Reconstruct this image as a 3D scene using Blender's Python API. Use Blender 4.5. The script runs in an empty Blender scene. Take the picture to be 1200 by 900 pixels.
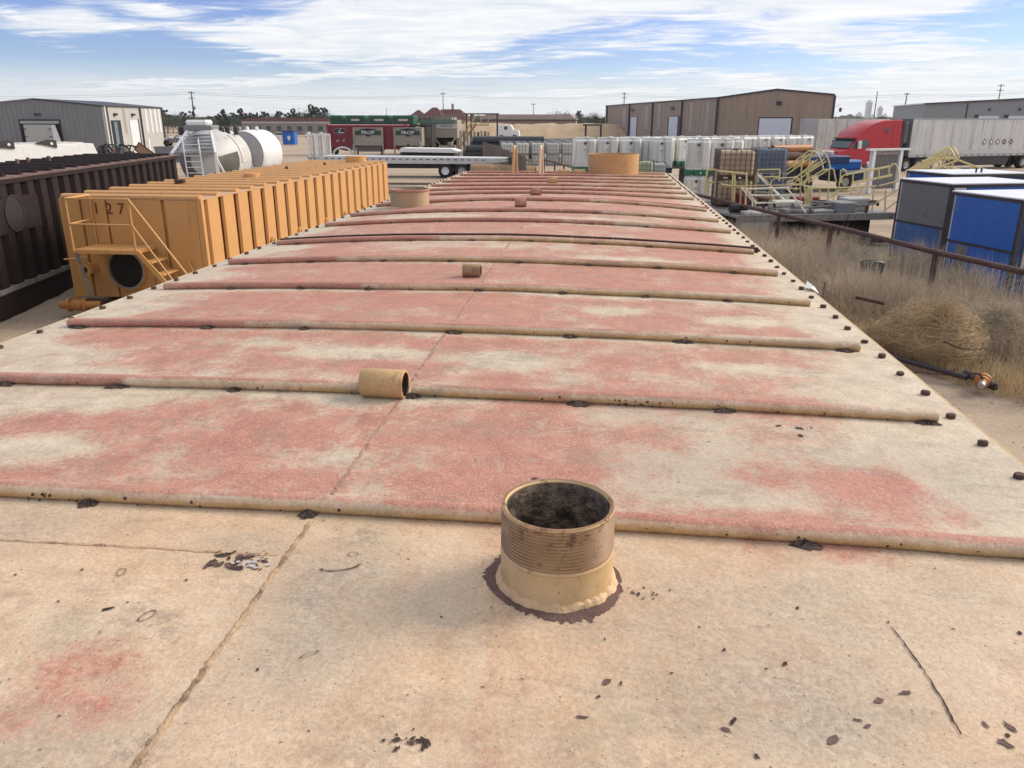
import bpy, bmesh, math, random
import numpy as np
from mathutils import Vector, Matrix
R_ = math.radians
rnd = random.Random(7)
S = bpy.context.scene
C = S.collection

# ---------------------------------------------------------------- camera, sky, sun, exposure
CAMH = 4.0
PITCH, ROLL, YAW = 0.325, 0.0015, 0.111
cd = bpy.data.cameras.new('camera'); cam = bpy.data.objects.new('camera', cd); C.objects.link(cam)
cd.sensor_width = 36.0; cd.lens = 920.0 / 1200.0 * 36.0; cd.clip_start = 0.05; cd.clip_end = 9000.0
cam.location = (0, 0, CAMH)
cam.rotation_euler = (Matrix.Rotation(YAW, 4, 'Z') @ Matrix.Rotation(math.pi/2 - PITCH, 4, 'X') @ Matrix.Rotation(ROLL, 4, 'Z')).to_euler()
S.camera = cam
S.render.resolution_x = 1024; S.render.resolution_y = 768

SUN_EL = R_(31); SUN_AZ = R_(62)          # azimuth from +Y (tank axis) towards +X
w = bpy.data.worlds.new('World'); S.world = w; w.use_nodes = True
nt = w.node_tree; N = nt.nodes; L = nt.links
for n in list(N): N.remove(n)
def nn(t, **k):
    n = N.new(t)
    for a, b in k.items(): setattr(n, a, b)
    return n
wout = nn('ShaderNodeOutputWorld'); sky = nn('ShaderNodeTexSky'); sky.sky_type = 'NISHITA'
sky.sun_disc = False; sky.sun_elevation = SUN_EL; sky.sun_rotation = SUN_AZ
sky.air_density = 1.0; sky.dust_density = .6; sky.ozone_density = 1.5; sky.altitude = 800
bg1 = nn('ShaderNodeBackground'); bg1.inputs[1].default_value = 0.070
hsv = nn('ShaderNodeHueSaturation'); hsv.inputs['Saturation'].default_value = 1.1; hsv.inputs['Hue'].default_value = .52; L.new(sky.outputs[0], hsv.inputs['Color']); tint = nn('ShaderNodeMixRGB'); tint.blend_type = 'MULTIPLY'; tint.inputs[0].default_value = 1; tint.inputs[2].default_value = (.80, .88, 1.22, 1); L.new(hsv.outputs[0], tint.inputs[1]); L.new(tint.outputs[0], bg1.inputs[0])
tc = nn('ShaderNodeTexCoord'); sep = nn('ShaderNodeSeparateXYZ'); L.new(tc.outputs['Generated'], sep.inputs[0])
def M_(op, a, b=None, c=None):
    n = nn('ShaderNodeMath', operation=op)
    for i, v in enumerate((a, b, c)):
        if v is None: continue
        if isinstance(v, (int, float)): n.inputs[i].default_value = v
        else: L.new(v, n.inputs[i])
    return n.outputs[0]
zc = M_('ADD', M_('MAXIMUM', sep.outputs[2], 0.0), 0.035)
px_ = M_('DIVIDE', sep.outputs[0], zc); py_ = M_('DIVIDE', sep.outputs[1], zc)
cmb = nn('ShaderNodeCombineXYZ'); L.new(px_, cmb.inputs[0]); L.new(py_, cmb.inputs[1]); cmb.inputs[2].default_value = 3.1
def nz(scale, detail, rough, sx=1, sy=1, dist=0.0, rot=0.0, loc=(0,0,0)):
    mp = nn('ShaderNodeMapping'); mp.inputs['Scale'].default_value = (sx, sy, 1); mp.inputs['Rotation'].default_value = (0,0,rot); mp.inputs['Location'].default_value = loc
    L.new(cmb.outputs[0], mp.inputs[0])
    t = nn('ShaderNodeTexNoise'); t.inputs['Scale'].default_value = scale; t.inputs['Detail'].default_value = detail
    t.inputs['Roughness'].default_value = rough; t.inputs['Distortion'].default_value = dist
    L.new(mp.outputs[0], t.inputs['Vector']); return t.outputs[0]
def ramp(v, a, b, smooth=True):
    m = nn('ShaderNodeMapRange'); m.interpolation_type = 'SMOOTHSTEP' if smooth else 'LINEAR'
    L.new(v, m.inputs[0]); m.inputs[1].default_value = a; m.inputs[2].default_value = b; return m.outputs[0]
big = nz(0.30, 4, .5, 1.0, .8, .4, .2, (1.7, .4, 0)); fine = nz(1.5, 9, .66, .8, 1.3, .9, .35)
mixn = M_('ADD', M_('MULTIPLY', big, .72), M_('MULTIPLY', fine, .28))
az = M_('ADD', M_('MULTIPLY', sep.outputs[0], .08), M_('MULTIPLY', sep.outputs[2], .12))                      # more veil towards the sun side; unseen overhead cloud added to whiten ambient light
cov = ramp(M_('ADD', mixn, az), .47, .56)
veil = M_('SUBTRACT', 1.0, ramp(sep.outputs[2], .012, .068))      # pale band above the horizon
veil = M_('MULTIPLY', veil, .86)
tot = M_('MAXIMUM', M_('MULTIPLY', cov, .92), veil)
lit = ramp(fine, .3, .75, False)
cc = nn('ShaderNodeMixRGB'); L.new(lit, cc.inputs[0]); cc.inputs[1].default_value = (.60, .66, .73, 1); cc.inputs[2].default_value = (.95, .92, .885, 1)
bg2 = nn('ShaderNodeBackground'); L.new(cc.outputs[0], bg2.inputs[0]); bg2.inputs[1].default_value = .74
ms = nn('ShaderNodeMixShader'); L.new(tot, ms.inputs[0]); L.new(bg1.outputs[0], ms.inputs[1]); L.new(bg2.outputs[0], ms.inputs[2])
L.new(ms.outputs[0], wout.inputs[0])

sd = bpy.data.lights.new('sun', 'SUN'); sun = bpy.data.objects.new('sun', sd); C.objects.link(sun)
sd.energy = 2.35; sd.angle = R_(28.0); sd.color = (1.0, .89, .76)
sv = Vector((math.sin(SUN_AZ)*math.cos(SUN_EL), math.cos(SUN_AZ)*math.cos(SUN_EL), math.sin(SUN_EL)))
sun.rotation_euler = sv.to_track_quat('Z', 'Y').to_euler(); sun.location = (30, 10, 40)
S.view_settings.view_transform = 'Standard'; S.view_settings.look = 'None'; S.view_settings.exposure = 0.72; S.view_settings.gamma = 1.0

# ---------------------------------------------------------------- measuring helper: a photograph point at a known distance Y
def W(px, py, Y=None, z=None):
    u = (px-600)/920.0; v = (450-py)/920.0
    cr, sr = math.cos(ROLL), math.sin(ROLL)
    x = u*cr - v*sr; up = u*sr + v*cr
    y = math.cos(PITCH) + up*math.sin(PITCH); zz = -math.sin(PITCH) + up*math.cos(PITCH)
    X = x*math.cos(YAW) - y*math.sin(YAW); YY = x*math.sin(YAW) + y*math.cos(YAW)
    t = Y/YY if Y is not None else (z-CAMH)/zz
    return Vector((X*t, YY*t, CAMH+zz*t))

# ---------------------------------------------------------------- materials
MATS = {}
def mat(name, col, rough=.7, metal=0.0, var=.18, scale=3.0, bump=.15, dirt=None, dirt_amt=.0, dscale=1.2, streak=False, fine=0.0, emit=None, rand=0.0, spec=.5, bscale=None):
    if name in MATS: return MATS[name]
    m = bpy.data.materials.new(name); m.use_nodes = True; MATS[name] = m
    t = m.node_tree; b = t.nodes['Principled BSDF']
    b.inputs['Roughness'].default_value = rough; b.inputs['Metallic'].default_value = metal
    b.inputs['Specular IOR Level'].default_value = spec
    tcn = t.nodes.new('ShaderNodeTexCoord'); vec = tcn.outputs['Object']
    def noise(sc, det=5, ro=.6, mp=None):
        n = t.nodes.new('ShaderNodeTexNoise'); n.inputs['Scale'].default_value = sc; n.inputs['Detail'].default_value = det; n.inputs['Roughness'].default_value = ro
        if mp:
            q = t.nodes.new('ShaderNodeMapping'); q.inputs['Scale'].default_value = mp; t.links.new(vec, q.inputs[0]); t.links.new(q.outputs[0], n.inputs[0])
        else: t.links.new(vec, n.inputs[0])
        return n.outputs[0]
    def mr(v, a, b2, c=0.0, d=1.0):
        q = t.nodes.new('ShaderNodeMapRange'); t.links.new(v, q.inputs[0]); q.inputs[1].default_value = a; q.inputs[2].default_value = b2; q.inputs[3].default_value = c; q.inputs[4].default_value = d; return q.outputs[0]
    def mix(f, a, b2, bt='MIX'):
        q = t.nodes.new('ShaderNodeMixRGB'); q.blend_type = bt
        for i, v in ((0, f), (1, a), (2, b2)):
            if isinstance(v, (int, float)): q.inputs[i].default_value = v
            elif isinstance(v, tuple): q.inputs[i].default_value = (*v[:3], 1)
            else: t.links.new(v, q.inputs[i])
        return q.outputs[0]
    n1 = noise(scale)
    lo = tuple(c*(1-var) for c in col); hi = tuple(min(1, c*(1+var)) for c in col)
    c = mix(mr(n1, .3, .7), lo, hi)
    if fine: c = mix(fine, c, mix(mr(noise(scale*25, 3), .35, .65), tuple(x*.55 for x in col), tuple(min(1, x*1.3) for x in col)))
    if dirt:
        d = noise(dscale, 8, .65, (3, 3, .35) if streak else None)
        c = mix(mr(d, .62-dirt_amt*.35, .72-dirt_amt*.2, 0, min(1, .35+dirt_amt)), c, dirt)
    if rand:
        oi = t.nodes.new('ShaderNodeObjectInfo'); c = mix(1.0, c, mix(oi.outputs['Random'], (1-rand,)*3, (1+rand*.4,)*3), 'MULTIPLY')
    t.links.new(c, b.inputs['Base Color'])
    if bump:
        bn = t.nodes.new('ShaderNodeBump'); bn.inputs['Strength'].default_value = bump; bn.inputs['Distance'].default_value = .02
        t.links.new(noise(bscale or scale*6, 6), bn.inputs['Height']); t.links.new(bn.outputs[0], b.inputs['Normal'])
    if emit:
        b.inputs['Emission Color'].default_value = (*emit, 1); b.inputs['Emission Strength'].default_value = 1
    return m
RUST = (.07, .03, .018)
m_tan = mat('tan_paint', (.50, .34, .17), .55, 0, .12, 6, .25, RUST, .05, 14)
m_tan2 = mat('tan_paint_clean', (.50, .31, .14), .55, 0, .1, 5, .1)
m_rust = mat('dark_rust', (.075, .042, .032), .85, 0, .5, 40, .8)
m_rustb = mat('brown_rust', (.12, .055, .035), .85, 0, .4, 12, .5, (.05, .025, .02), .4, 6)
m_black = mat('black_rubber', (.018, .017, .017), .75, 0, .2, 6, .1)
m_orange = mat('orange_tank_paint', (.57, .30, .105), .5, 0, .08, 1.2, .08, (.26, .13, .055), .18, 1.6, True, fine=.12)
m_orange2 = mat('orange_faded_roof', (.52, .30, .15), .55, 0, .15, 3, .15, (.4, .33, .27), .3, 1.5)
m_brown = mat('dark_brown_tank_paint', (.022, .012, .011), .75, 0, .25, 1.5, .1, (.035, .028, .026), .12, 1.2, True, spec=.25)
m_brown2 = mat('brown_roof', (.13, .075, .06), .6, 0, .3, 2, .15, (.25, .18, .15), .25, 1.2)
m_greybar = mat('worn_grey_steel', (.22, .20, .19), .6, 0, .3, 6, .2, RUST, .3, 5)
m_white = mat('white_paint', (.72, .72, .70), .45, 0, .06, 2, .05, (.35, .31, .26), .12, 1.5, True)
m_white2 = mat('white_plastic', (.70, .69, .64), .5, 0, .07, 1.5, .1, (.40, .36, .28), .3, 1.6, True, rand=.22)
m_offw = mat('dirty_white', (.52, .50, .46), .6, 0, .12, 2, .1, (.25, .22, .18), .3, 2, True)
m_green = mat('green_plastic', (.02, .16, .085), .5, 0, .2, 3, .1)
m_dkgreen = mat('dark_green_paint', (.012, .085, .04), .5, 0, .2, 3, .1)
m_grey = mat('grey_panel', (.20, .20, .20), .5, 0, .06, .8, .05, (.14, .13, .12), .15, .6, True)
m_ltgrey = mat('light_grey_panel', (.42, .41, .37), .55, 0, .06, .8, .05, (.3, .27, .23), .2, .6, True)
m_trim = mat('dark_trim', (.035, .03, .035), .5, 0, .1, 2, .05)
m_beige = mat('tan_wall_sheet', (.34, .25, .17), .55, 0, .05, .4, .05, (.19, .13, .09), .2, .4, True)
m_transl = mat('pale_skylight_strip', (.33, .28, .23), .4, 0, .08, 1, .05)
m_door = mat('white_door', (.66, .67, .68), .45, 0, .05, 2, .05)
m_dark = mat('dark_interior', (.012, .012, .013), .8, 0, .3, 3, 0)
m_steel = mat('galvanised_steel', (.38, .38, .38), .4, .6, .15, 5, .1)
m_alu = mat('aluminium_bed', (.55, .55, .54), .4, .35, .1, 2, .08, (.3, .28, .25), .2, 2)
m_wire = mat('cage_steel', (.24, .24, .25), .45, .5, .2, 5, .05)
m_red = mat('red_truck_paint', (.42, .012, .025), .28, 0, .05, 1, .02, (.2, .03, .03), .1, 1)
m_maroon = mat('maroon_paint', (.17, .008, .018), .45, 0, .15, 1, .05, (.08, .01, .012), .3, 1, True)
m_greige = mat('greige_module', (.33, .29, .23), .55, 0, .1, 1.5, .08, (.2, .16, .12), .2, 1.5, True)
m_yel = mat('pale_yellow_paint', (.62, .52, .24), .5, 0, .12, 5, .1, (.3, .17, .07), .15, 4)
m_yelb = mat('bright_cream_paint', (.72, .68, .52), .5, 0, .08, 5, .08)
m_blue = mat('blue_panel', (.010, .115, .43), .4, 0, .08, 1.5, .05, (.10, .17, .32), .15, 2.2)
m_blue2 = mat('faded_blue_panel', (.04, .12, .30), .5, 0, .15, 1.5, .05, (.12, .15, .22), .3, 1.5)
m_dblue = mat('dark_blue_paint', (.012, .035, .12), .5, 0, .2, 2, .08)
m_gpanel = mat('grey_board_panel', (.17, .17, .165), .7, 0, .12, 2, .1, (.11, .10, .09), .3, 2)
m_roofw = mat('white_roof_sheet', (.70, .71, .73), .35, 0, .06, 2, .05)
m_glass = mat('vehicle_glass', (.05, .08, .09), .08, 0, .1, 2, 0)
m_chrome = mat('bright_metal', (.6, .6, .6), .25, .8, .1, 3, 0)
m_wood = mat('weathered_planks', (.20, .145, .10), .8, 0, .2, 3, .3, (.10, .07, .05), .3, 3, True, rand=.3)
m_tarp = mat('tan_tarp', (.30, .19, .10), .8, 0, .2, 2, .3)
m_tyre = mat('tyre_rubber', (.02, .02, .02), .85, 0, .2, 8, .2)
m_hub = mat('wheel_hub', (.45, .45, .44), .4, .3, .1, 6, .05)
m_pole = mat('pole_wood', (.10, .075, .06), .85, 0, .2, 3, .2)
m_rroof = mat('red_roof_tiles', (.085, .024, .022), .8, 0, .15, 2, .2)
m_brick = mat('pinkish_wall', (.33, .24, .21), .8, 0, .1, 1, .1)
m_sand = mat('sand_berm', (.44, .32, .20), .95, 0, .2, .5, .6, (.22, .15, .10), .3, .25, fine=.2)
m_valve = mat('orange_valve_paint', (.42, .17, .045), .55, 0, .15, 10, .25, (.14, .06, .03), .25, 8)
m_primer = mat('pink_primer', (.40, .17, .13), .75, 0, .15, 12, .2, (.5, .4, .28), .2, 8)
m_sticker = mat('hazard_print', (.10, .07, .06), .6, 0, .3, 10, 0)
m_sticker_red = mat('hazard_red_print', (.35, .08, .05), .6, 0, .2, 10, 0)
m_amber = mat('stained_amber_plastic', (.50, .38, .24), .5, 0, .15, 2, .05)
m_lgreen = mat('yellowish_green_plastic', (.42, .46, .26), .5, 0, .12, 2, .05)
m_slate = mat('slate_blue_plastic', (.12, .16, .22), .5, 0, .15, 2, .05)
m_ink = mat('black_print', (.02, .02, .02), .6, 0, .1, 5, 0)
m_dgrn = mat('dark_green_print', (.015, .05, .035), .6, 0, .1, 5, 0)
m_wprint = mat('white_print', (.75, .75, .73), .6, 0, .05, 5, 0)
m_redno = mat('rust_red_stencil', (.14, .025, .015), .7, 0, .2, 10, 0)
m_bark = mat('bark', (.08, .06, .045), .9, 0, .2, 6, .3)
m_leaf = mat('evergreen_leaves', (.030, .045, .022), .7, 0, .45, .8, 0, rand=.3)
m_leaf2 = mat('olive_leaves', (.065, .065, .035), .7, 0, .45, .8, 0, rand=.3)
m_scrub = mat('distant_scrub', (.075, .075, .055), .9, 0, .5, .04, 0)
m_city = mat('far_city_concrete', (.66, .68, .70), .8, 0, .1, .05, 0)
m_bucket = mat('black_green_plastic', (.018, .028, .03), .5, 0, .2, 5, .1)
m_paper = mat('white_rag', (.7, .7, .68), .8, 0, .1, 9, .3)
m_weed = mat('dry_weed', (.50, .42, .31), .8, 0, .35, .9, 0, rand=.1)
m_tumble = mat('tumbleweed_straw', (.56, .42, .25), .8, 0, .3, 1.6, 0, rand=.15)
m_blackpipe = mat('black_poly_pipe', (.025, .03, .035), .4, 0, .2, 3, .05)
m_sign = mat('sign_plate', (.55, .55, .52), .5, 0, .05, 3, 0)

# ---------------------------------------------------------------- mesh helpers
class MB:
    def __init__(s): s.v = []; s.f = []
    def add(s, vs, fs):
        k = len(s.v); s.v += [tuple(a) for a in vs]; s.f += [tuple(i+k for i in f) for f in fs]; return s
    def box(s, x0, x1, y0, y1, z0, z1):
        return s.add([(x0,y0,z0),(x1,y0,z0),(x1,y1,z0),(x0,y1,z0),(x0,y0,z1),(x1,y0,z1),(x1,y1,z1),(x0,y1,z1)],
                     [(0,3,2,1),(4,5,6,7),(0,1,5,4),(1,2,6,5),(2,3,7,6),(3,0,4,7)])
    def cbox(s, x0, x1, y0, y1, z0, z1, c):          # box with chamfered vertical and top edges
        def ring(z, i): return [(x0+c,y0+i,z),(x1-c,y0+i,z),(x1-i,y0+c,z),(x1-i,y1-c,z),(x1-c,y1-i,z),(x0+c,y1-i,z),(x0+i,y1-c,z),(x0+i,y0+c,z)]
        vs = ring(z0, c*.4)+ring(z0+c, 0)+ring(z1-c, 0)+ring(z1, c*.7)
        fs = [tuple(range(7,-1,-1)), tuple(range(24,32))]
        for r in range(3):
            for i in range(8): fs.append((r*8+i, r*8+(i+1)%8, r*8+8+(i+1)%8, r*8+8+i))
        return s.add(vs, fs)
    def bar(s, a, b, wd, ht=None):                       # rectangular bar between two points
        a = Vector(a); b = Vector(b); d = (b-a).normalized(); up = Vector((0,0,1)) if abs(d.z) < .95 else Vector((0,1,0))
        sx = d.cross(up).normalized()*wd/2; sy = d.cross(sx).normalized()*(ht or wd)/2
        vs = [p+q for p in (a, b) for q in (-sx-sy, sx-sy, sx+sy, -sx+sy)]
        return s.add(vs, [(0,1,2,3),(7,6,5,4),(0,4,5,1),(1,5,6,2),(2,6,7,3),(3,7,4,0)])
    def tube(s, pts, r, n=6, cap=True, r1=None):
        pts = [Vector(p) for p in pts]; vs = []; fs = []; prev = None
        for i, p in enumerate(pts):
            d = (pts[min(i+1, len(pts)-1)]-pts[max(i-1, 0)]).normalized()
            if prev is None: up = Vector((0,0,1)) if abs(d.z) < .9 else Vector((0,1,0)); a = d.cross(up).normalized()
            else: a = (prev - d*prev.dot(d)).normalized()
            prev = a; b = d.cross(a); rr = r if r1 is None else r+(r1-r)*i/(len(pts)-1)
            vs += [p+(a*math.cos(2*math.pi*k/n)+b*math.sin(2*math.pi*k/n))*rr for k in range(n)]
        for i in range(len(pts)-1):
            for k in range(n): fs.append((i*n+k, i*n+(k+1)%n, (i+1)*n+(k+1)%n, (i+1)*n+k))
        if cap: fs += [tuple(range(n-1,-1,-1)), tuple((len(pts)-1)*n+k for k in range(n))]
        return s.add(vs, fs)
    def lathe(s, prof, n=24, c=(0,0,0), axis='Z', close=False):
        vs = []; fs = []
        for r, h in prof:
            for k in range(n):
                a = 2*math.pi*k/n; q = (r*math.cos(a), r*math.sin(a), h)
                if axis == 'X': q = (q[2], q[0], q[1])
                elif axis == 'Y': q = (q[1], q[2], q[0])
                vs.append((q[0]+c[0], q[1]+c[1], q[2]+c[2]))
        m = len(prof)
        for i in range(m-1 if not close else m):
            j = (i+1) % m
            for k in range(n): fs.append((i*n+k, i*n+(k+1)%n, j*n+(k+1)%n, j*n+k))
        return s.add(vs, fs)
    def cyl(s, c, r, h, n=16, axis='Z'): return s.lathe([(1e-4,0),(r,0),(r,h),(1e-4,h)], n, c, axis)
    def prism(s, poly, a0, a1, axis='Y'):                # polygon (u,z) extruded along axis
        k = len(poly)
        if axis == 'Y': vs = [(u,a0,z) for u,z in poly]+[(u,a1,z) for u,z in poly]
        elif axis == 'X': vs = [(a0,u,z) for u,z in poly]+[(a1,u,z) for u,z in poly]
        else: vs = [(u,z,a0) for u,z in poly]+[(u,z,a1) for u,z in poly]
        return s.add(vs, [tuple(range(k)), tuple(range(2*k-1,k-1,-1))]+[(i,(i+1)%k,k+(i+1)%k,k+i) for i in range(k)])
    def build(s, name, m, parent=None, world=False, smooth=None, bevel=0):
        off = (0,0,0)
        if world and parent is not None:
            p = parent; o = Vector((0,0,0))
            while p is not None: o += p.location; p = p.parent
            off = o
        me = bpy.data.meshes.new(name); me.from_pydata([(a-off[0], b-off[1], c-off[2]) for a,b,c in s.v], [], s.f)
        bm = bmesh.new(); bm.from_mesh(me); bmesh.ops.recalc_face_normals(bm, faces=bm.faces)
        if bevel: bmesh.ops.bevel(bm, geom=bm.edges[:], offset=bevel, segments=2, affect='EDGES', profile=.6)
        bm.to_mesh(me); bm.free()
        if smooth:
            me.shade_smooth(); me.set_sharp_from_angle(angle=R_(smooth))
        me.materials.append(m); o = bpy.data.objects.new(name, me); C.objects.link(o)
        if parent is not None: o.parent = parent
        return o
def thing(name, label, cat, loc=(0,0,0), rz=0, group=None):
    o = bpy.data.objects.new(name, None); C.objects.link(o); o.location = loc; o.rotation_euler = (0,0,rz); o.empty_display_size = .3
    o['label'] = label; o['category'] = cat
    if group: o['group'] = group
    return o
def tag(o, label, cat, group=None):
    o['label'] = label; o['category'] = cat
    if group: o['group'] = group
    return o
def shared(src, parent, loc=(0,0,0), rz=None, name=None):
    o = src.copy(); C.objects.link(o); o.parent = parent; o.location = loc
    if rz is not None: o.rotation_euler = (0,0,rz)
    return o
def dup(root, loc, rz=None, label=None, group=None, sc=None):
    r = root.copy(); C.objects.link(r); r.location = loc
    if rz is not None: r.rotation_euler = (0,0,rz)
    if sc: r.scale = sc if isinstance(sc, tuple) else (sc,)*3
    if label: r['label'] = label
    if group: r['group'] = group
    for ch in list(root.children):
        c = ch.copy(); C.objects.link(c); c.parent = r
        for g2 in ch.children:
            d = g2.copy(); C.objects.link(d); d.parent = c
    return r
def text(body, size, name, m, parent, mtx, shear=0.0, extr=.004):
    cu = bpy.data.curves.new(name, 'FONT'); cu.body = body; cu.size = size; cu.shear = shear; cu.extrude = extr; cu.align_x = 'CENTER'; cu.align_y = 'CENTER'
    o = bpy.data.objects.new(name, cu); C.objects.link(o)
    dg = bpy.context.evaluated_depsgraph_get(); me = bpy.data.meshes.new_from_object(o.evaluated_get(dg))
    bpy.data.objects.remove(o); bpy.data.curves.remove(cu)
    me.name = name; me.transform(mtx); me.materials.clear(); me.materials.append(m)
    q = bpy.data.objects.new(name, me); C.objects.link(q); q.parent = parent; return q
FACE_Y = Matrix.Rotation(math.pi/2, 4, 'X')             # text standing up and facing -Y
def hnoise(x, y, s=0):                                     # cheap smooth value noise
    def h(i, j):
        n = (i*374761393 + j*668265263 + s*1442695041) & 0xffffffff; n = ((n ^ (n >> 13))*1274126177) & 0xffffffff; return (n ^ (n >> 16))/4294967295.0
    i, j = math.floor(x), math.floor(y); fx, fy = x-i, y-j; fx = fx*fx*(3-2*fx); fy = fy*fy*(3-2*fy)
    return (h(i,j)*(1-fx)+h(i+1,j)*fx)*(1-fy)+(h(i,j+1)*(1-fx)+h(i+1,j+1)*fx)*fy
RED = [(-0.68, 0.843, 0.089, 0.084, 0.75), (-0.61, 0.752, 0.044, 0.049, 0.4), (-0.72, 0.725, 0.043, 0.061, 0.5), (-1.04, 1.153, 0.062, 0.07, 0.35), (0.32, 1.227, 0.041, 0.062, 0.32), (0.47, 1.281, 0.09, 0.048, 0.42), (0.37, 0.911, 0.051, 0.024, 0.25), (-1.36, 1.706, 0.193, 0.12, 0.55), (-0.9, 1.648, 0.264, 0.201, 0.75), (-0.81, 1.831, 0.176, 0.131, 0.5), (-1.02, 1.423, 0.454, 0.071, 0.7), (-0.51, 1.748, 0.104, 0.163, 0.6), (-0.57, 1.463, 0.325, 0.056, 0.55), (-0.42, 1.557, 0.151, 0.133, 0.5), (-0.25, 1.533, 0.203, 0.18, 0.6), (-0.2, 1.757, 0.206, 0.172, 0.85), (-0.1, 1.585, 0.113, 0.071, 0.6), (0.38, 1.572, 0.063, 0.06, 0.45), (0.59, 1.527, 0.131, 0.104, 0.85), (0.7, 1.466, 0.1, 0.052, 0.4), (0.31, 1.398, 0.197, 0.028, 0.5), (-0.3, 1.89, 0.133, 0.073, 0.4), (0.13, 1.795, 0.093, 0.076, 0.3), (0.24, 2.084, 0.141, 0.071, 0.2), (-1.29, 1.553, 0.119, 0.074, -0.5), (-1.33, 1.902, 0.14, 0.091, -0.4), (-0.56, 1.564, 0.086, 0.054, -0.4), (-0.27, 2.325, 0.119, 0.079, -1.0), (0.89, 2.159, 0.165, 0.221, -1.1), (-0.76, 2.351, 0.191, 0.055, -0.8), (-1.87, 2.25, 0.247, 0.125, -1), (-1.64, 2.096, 0.231, 0.047, -0.7), (0.48, 2.377, 0.157, 0.053, -0.6), (0.0, 2.655, 0.888, 0.044, -0.5), (-0.65, 1.981, 0.469, 0.054, -0.4), (-1.15, 2.456, 0.173, 0.05, -0.5), (0.55, 2.959, 0.144, 0.066, -0.9), (0.07, 3.039, 0.134, 0.057, -0.6), (0.89, 3.026, 0.13, 0.192, -0.8), (-1.96, 2.902, 0.171, 0.112, -0.8), (-0.0, 3.307, 0.652, 0.042, -0.6), (-1.4, 3.298, 0.489, 0.052, -0.5), (0.53, 3.305, 0.285, 0.082, -0.5), (-1.88, 3.64, 0.208, 0.084, -0.6), (0.19, 4.149, 0.267, 0.076, -0.7), (-1.87, 4.468, 0.2, 0.092, -0.7), (-0.08, 5.69, 0.303, 0.116, -0.8), (-1.29, 5.834, 0.38, 0.125, -0.6), (-0.69, 4.426, 0.435, 0.088, -0.4)]
GREY = [(-0.4, 1.063, 0.117, 0.118, 0.9), (-0.41, 0.874, 0.083, 0.069, 0.5), (0.22, 1.043, 0.258, 0.198, 0.55), (-1.06, 1.213, 0.145, 0.085, 0.5), (-0.64, 1.183, 0.092, 0.051, 0.4), (0.28, 0.853, 0.153, 0.078, 0.6), (-0.07, 0.785, 0.106, 0.057, 0.3), (-0.65, 0.704, 0.125, 0.078, 0.5), (0.6, 1.177, 0.125, 0.102, 0.3), (0.15, 2.005, 0.274, 0.133, 0.5), (0.2, 1.584, 0.369, 0.176, 0.45), (0.75, 1.648, 0.222, 0.182, 0.45), (-0.66, 1.329, 0.202, 0.027, 0.3)]
WARM = [(0.04, 0.944, 0.182, 0.151, 0.9), (-0.19, 1.191, 0.089, 0.111, 0.4), (0.23, 0.947, 0.072, 0.074, 0.5), (-0.11, 0.965, 0.15, 0.098, 0.5), (0.22, 1.239, 0.089, 0.086, 0.4), (0.49, 0.834, 0.084, 0.044, 0.4), (-0.67, 1.166, 0.242, 0.111, 0.4), (-0.56, 1.208, 0.464, 0.088, 0.3)]
# ================================================================ SETTING
# ground
gm = bpy.data.materials.new('yard_dirt'); gm.use_nodes = True
t = gm.node_tree; b = t.nodes['Principled BSDF']; b.inputs['Roughness'].default_value = .95; b.inputs['Specular IOR Level'].default_value = .2
def gnoise(t, vec, sc, det=6, ro=.6, stretch=None, rot=0):
    n = t.nodes.new('ShaderNodeTexNoise'); n.inputs['Scale'].default_value = sc; n.inputs['Detail'].default_value = det; n.inputs['Roughness'].default_value = ro
    if stretch:
        q = t.nodes.new('ShaderNodeMapping'); q.inputs['Scale'].default_value = stretch; q.inputs['Rotation'].default_value = (0,0,rot); t.links.new(vec, q.inputs[0]); t.links.new(q.outputs[0], n.inputs[0])
    else: t.links.new(vec, n.inputs[0])
    return n.outputs[0]
def gmr(t, v, a, b2, c=0.0, d=1.0, sm=True):
    q = t.nodes.new('ShaderNodeMapRange'); q.interpolation_type = 'SMOOTHSTEP' if sm else 'LINEAR'
    t.links.new(v, q.inputs[0]); q.inputs[1].default_value = a; q.inputs[2].default_value = b2; q.inputs[3].default_value = c; q.inputs[4].default_value = d; return q.outputs[0]
def gmix(t, f, a, b2, bt='MIX'):
    q = t.nodes.new('ShaderNodeMixRGB'); q.blend_type = bt
    for i, v in ((0, f), (1, a), (2, b2)):
        if isinstance(v, (int, float)): q.inputs[i].default_value = v
        elif isinstance(v, tuple): q.inputs[i].default_value = (*v[:3], 1)
        else: t.links.new(v, q.inputs[i])
    return q.outputs[0]
def gmath(t, op, a, b2=None):
    q = t.nodes.new('ShaderNodeMath'); q.operation = op
    for i, v in ((0, a), (1, b2)):
        if v is None: continue
        if isinstance(v, (int, float)): q.inputs[i].default_value = v
        else: t.links.new(v, q.inputs[i])
    return q.outputs[0]
vec = t.nodes.new('ShaderNodeTexCoord').outputs['Object']
c = gmix(t, gmr(t, gnoise(t, vec, .12, 7), .3, .7), (.33,.245,.175), (.45,.35,.26))
c = gmix(t, gmr(t, gnoise(t, vec, .9, 8, .7), .5, .75, 0, .5), c, (.24,.18,.14))
c = gmix(t, gmr(t, gnoise(t, vec, .35, 5, .6, (.12, 1.6, 1), .1), .50, .64, 0, .6), c, (.20,.155,.12))
c = gmix(t, gmr(t, gnoise(t, vec, .22, 6, .65, (1.5, .1, 1), .3), .54, .62, 0, .5), c, (.25,.185,.14))
c = gmix(t, gmr(t, gnoise(t, vec, 14, 6, .7), .35, .7, 0, .5), c, (.46,.38,.30))
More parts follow.
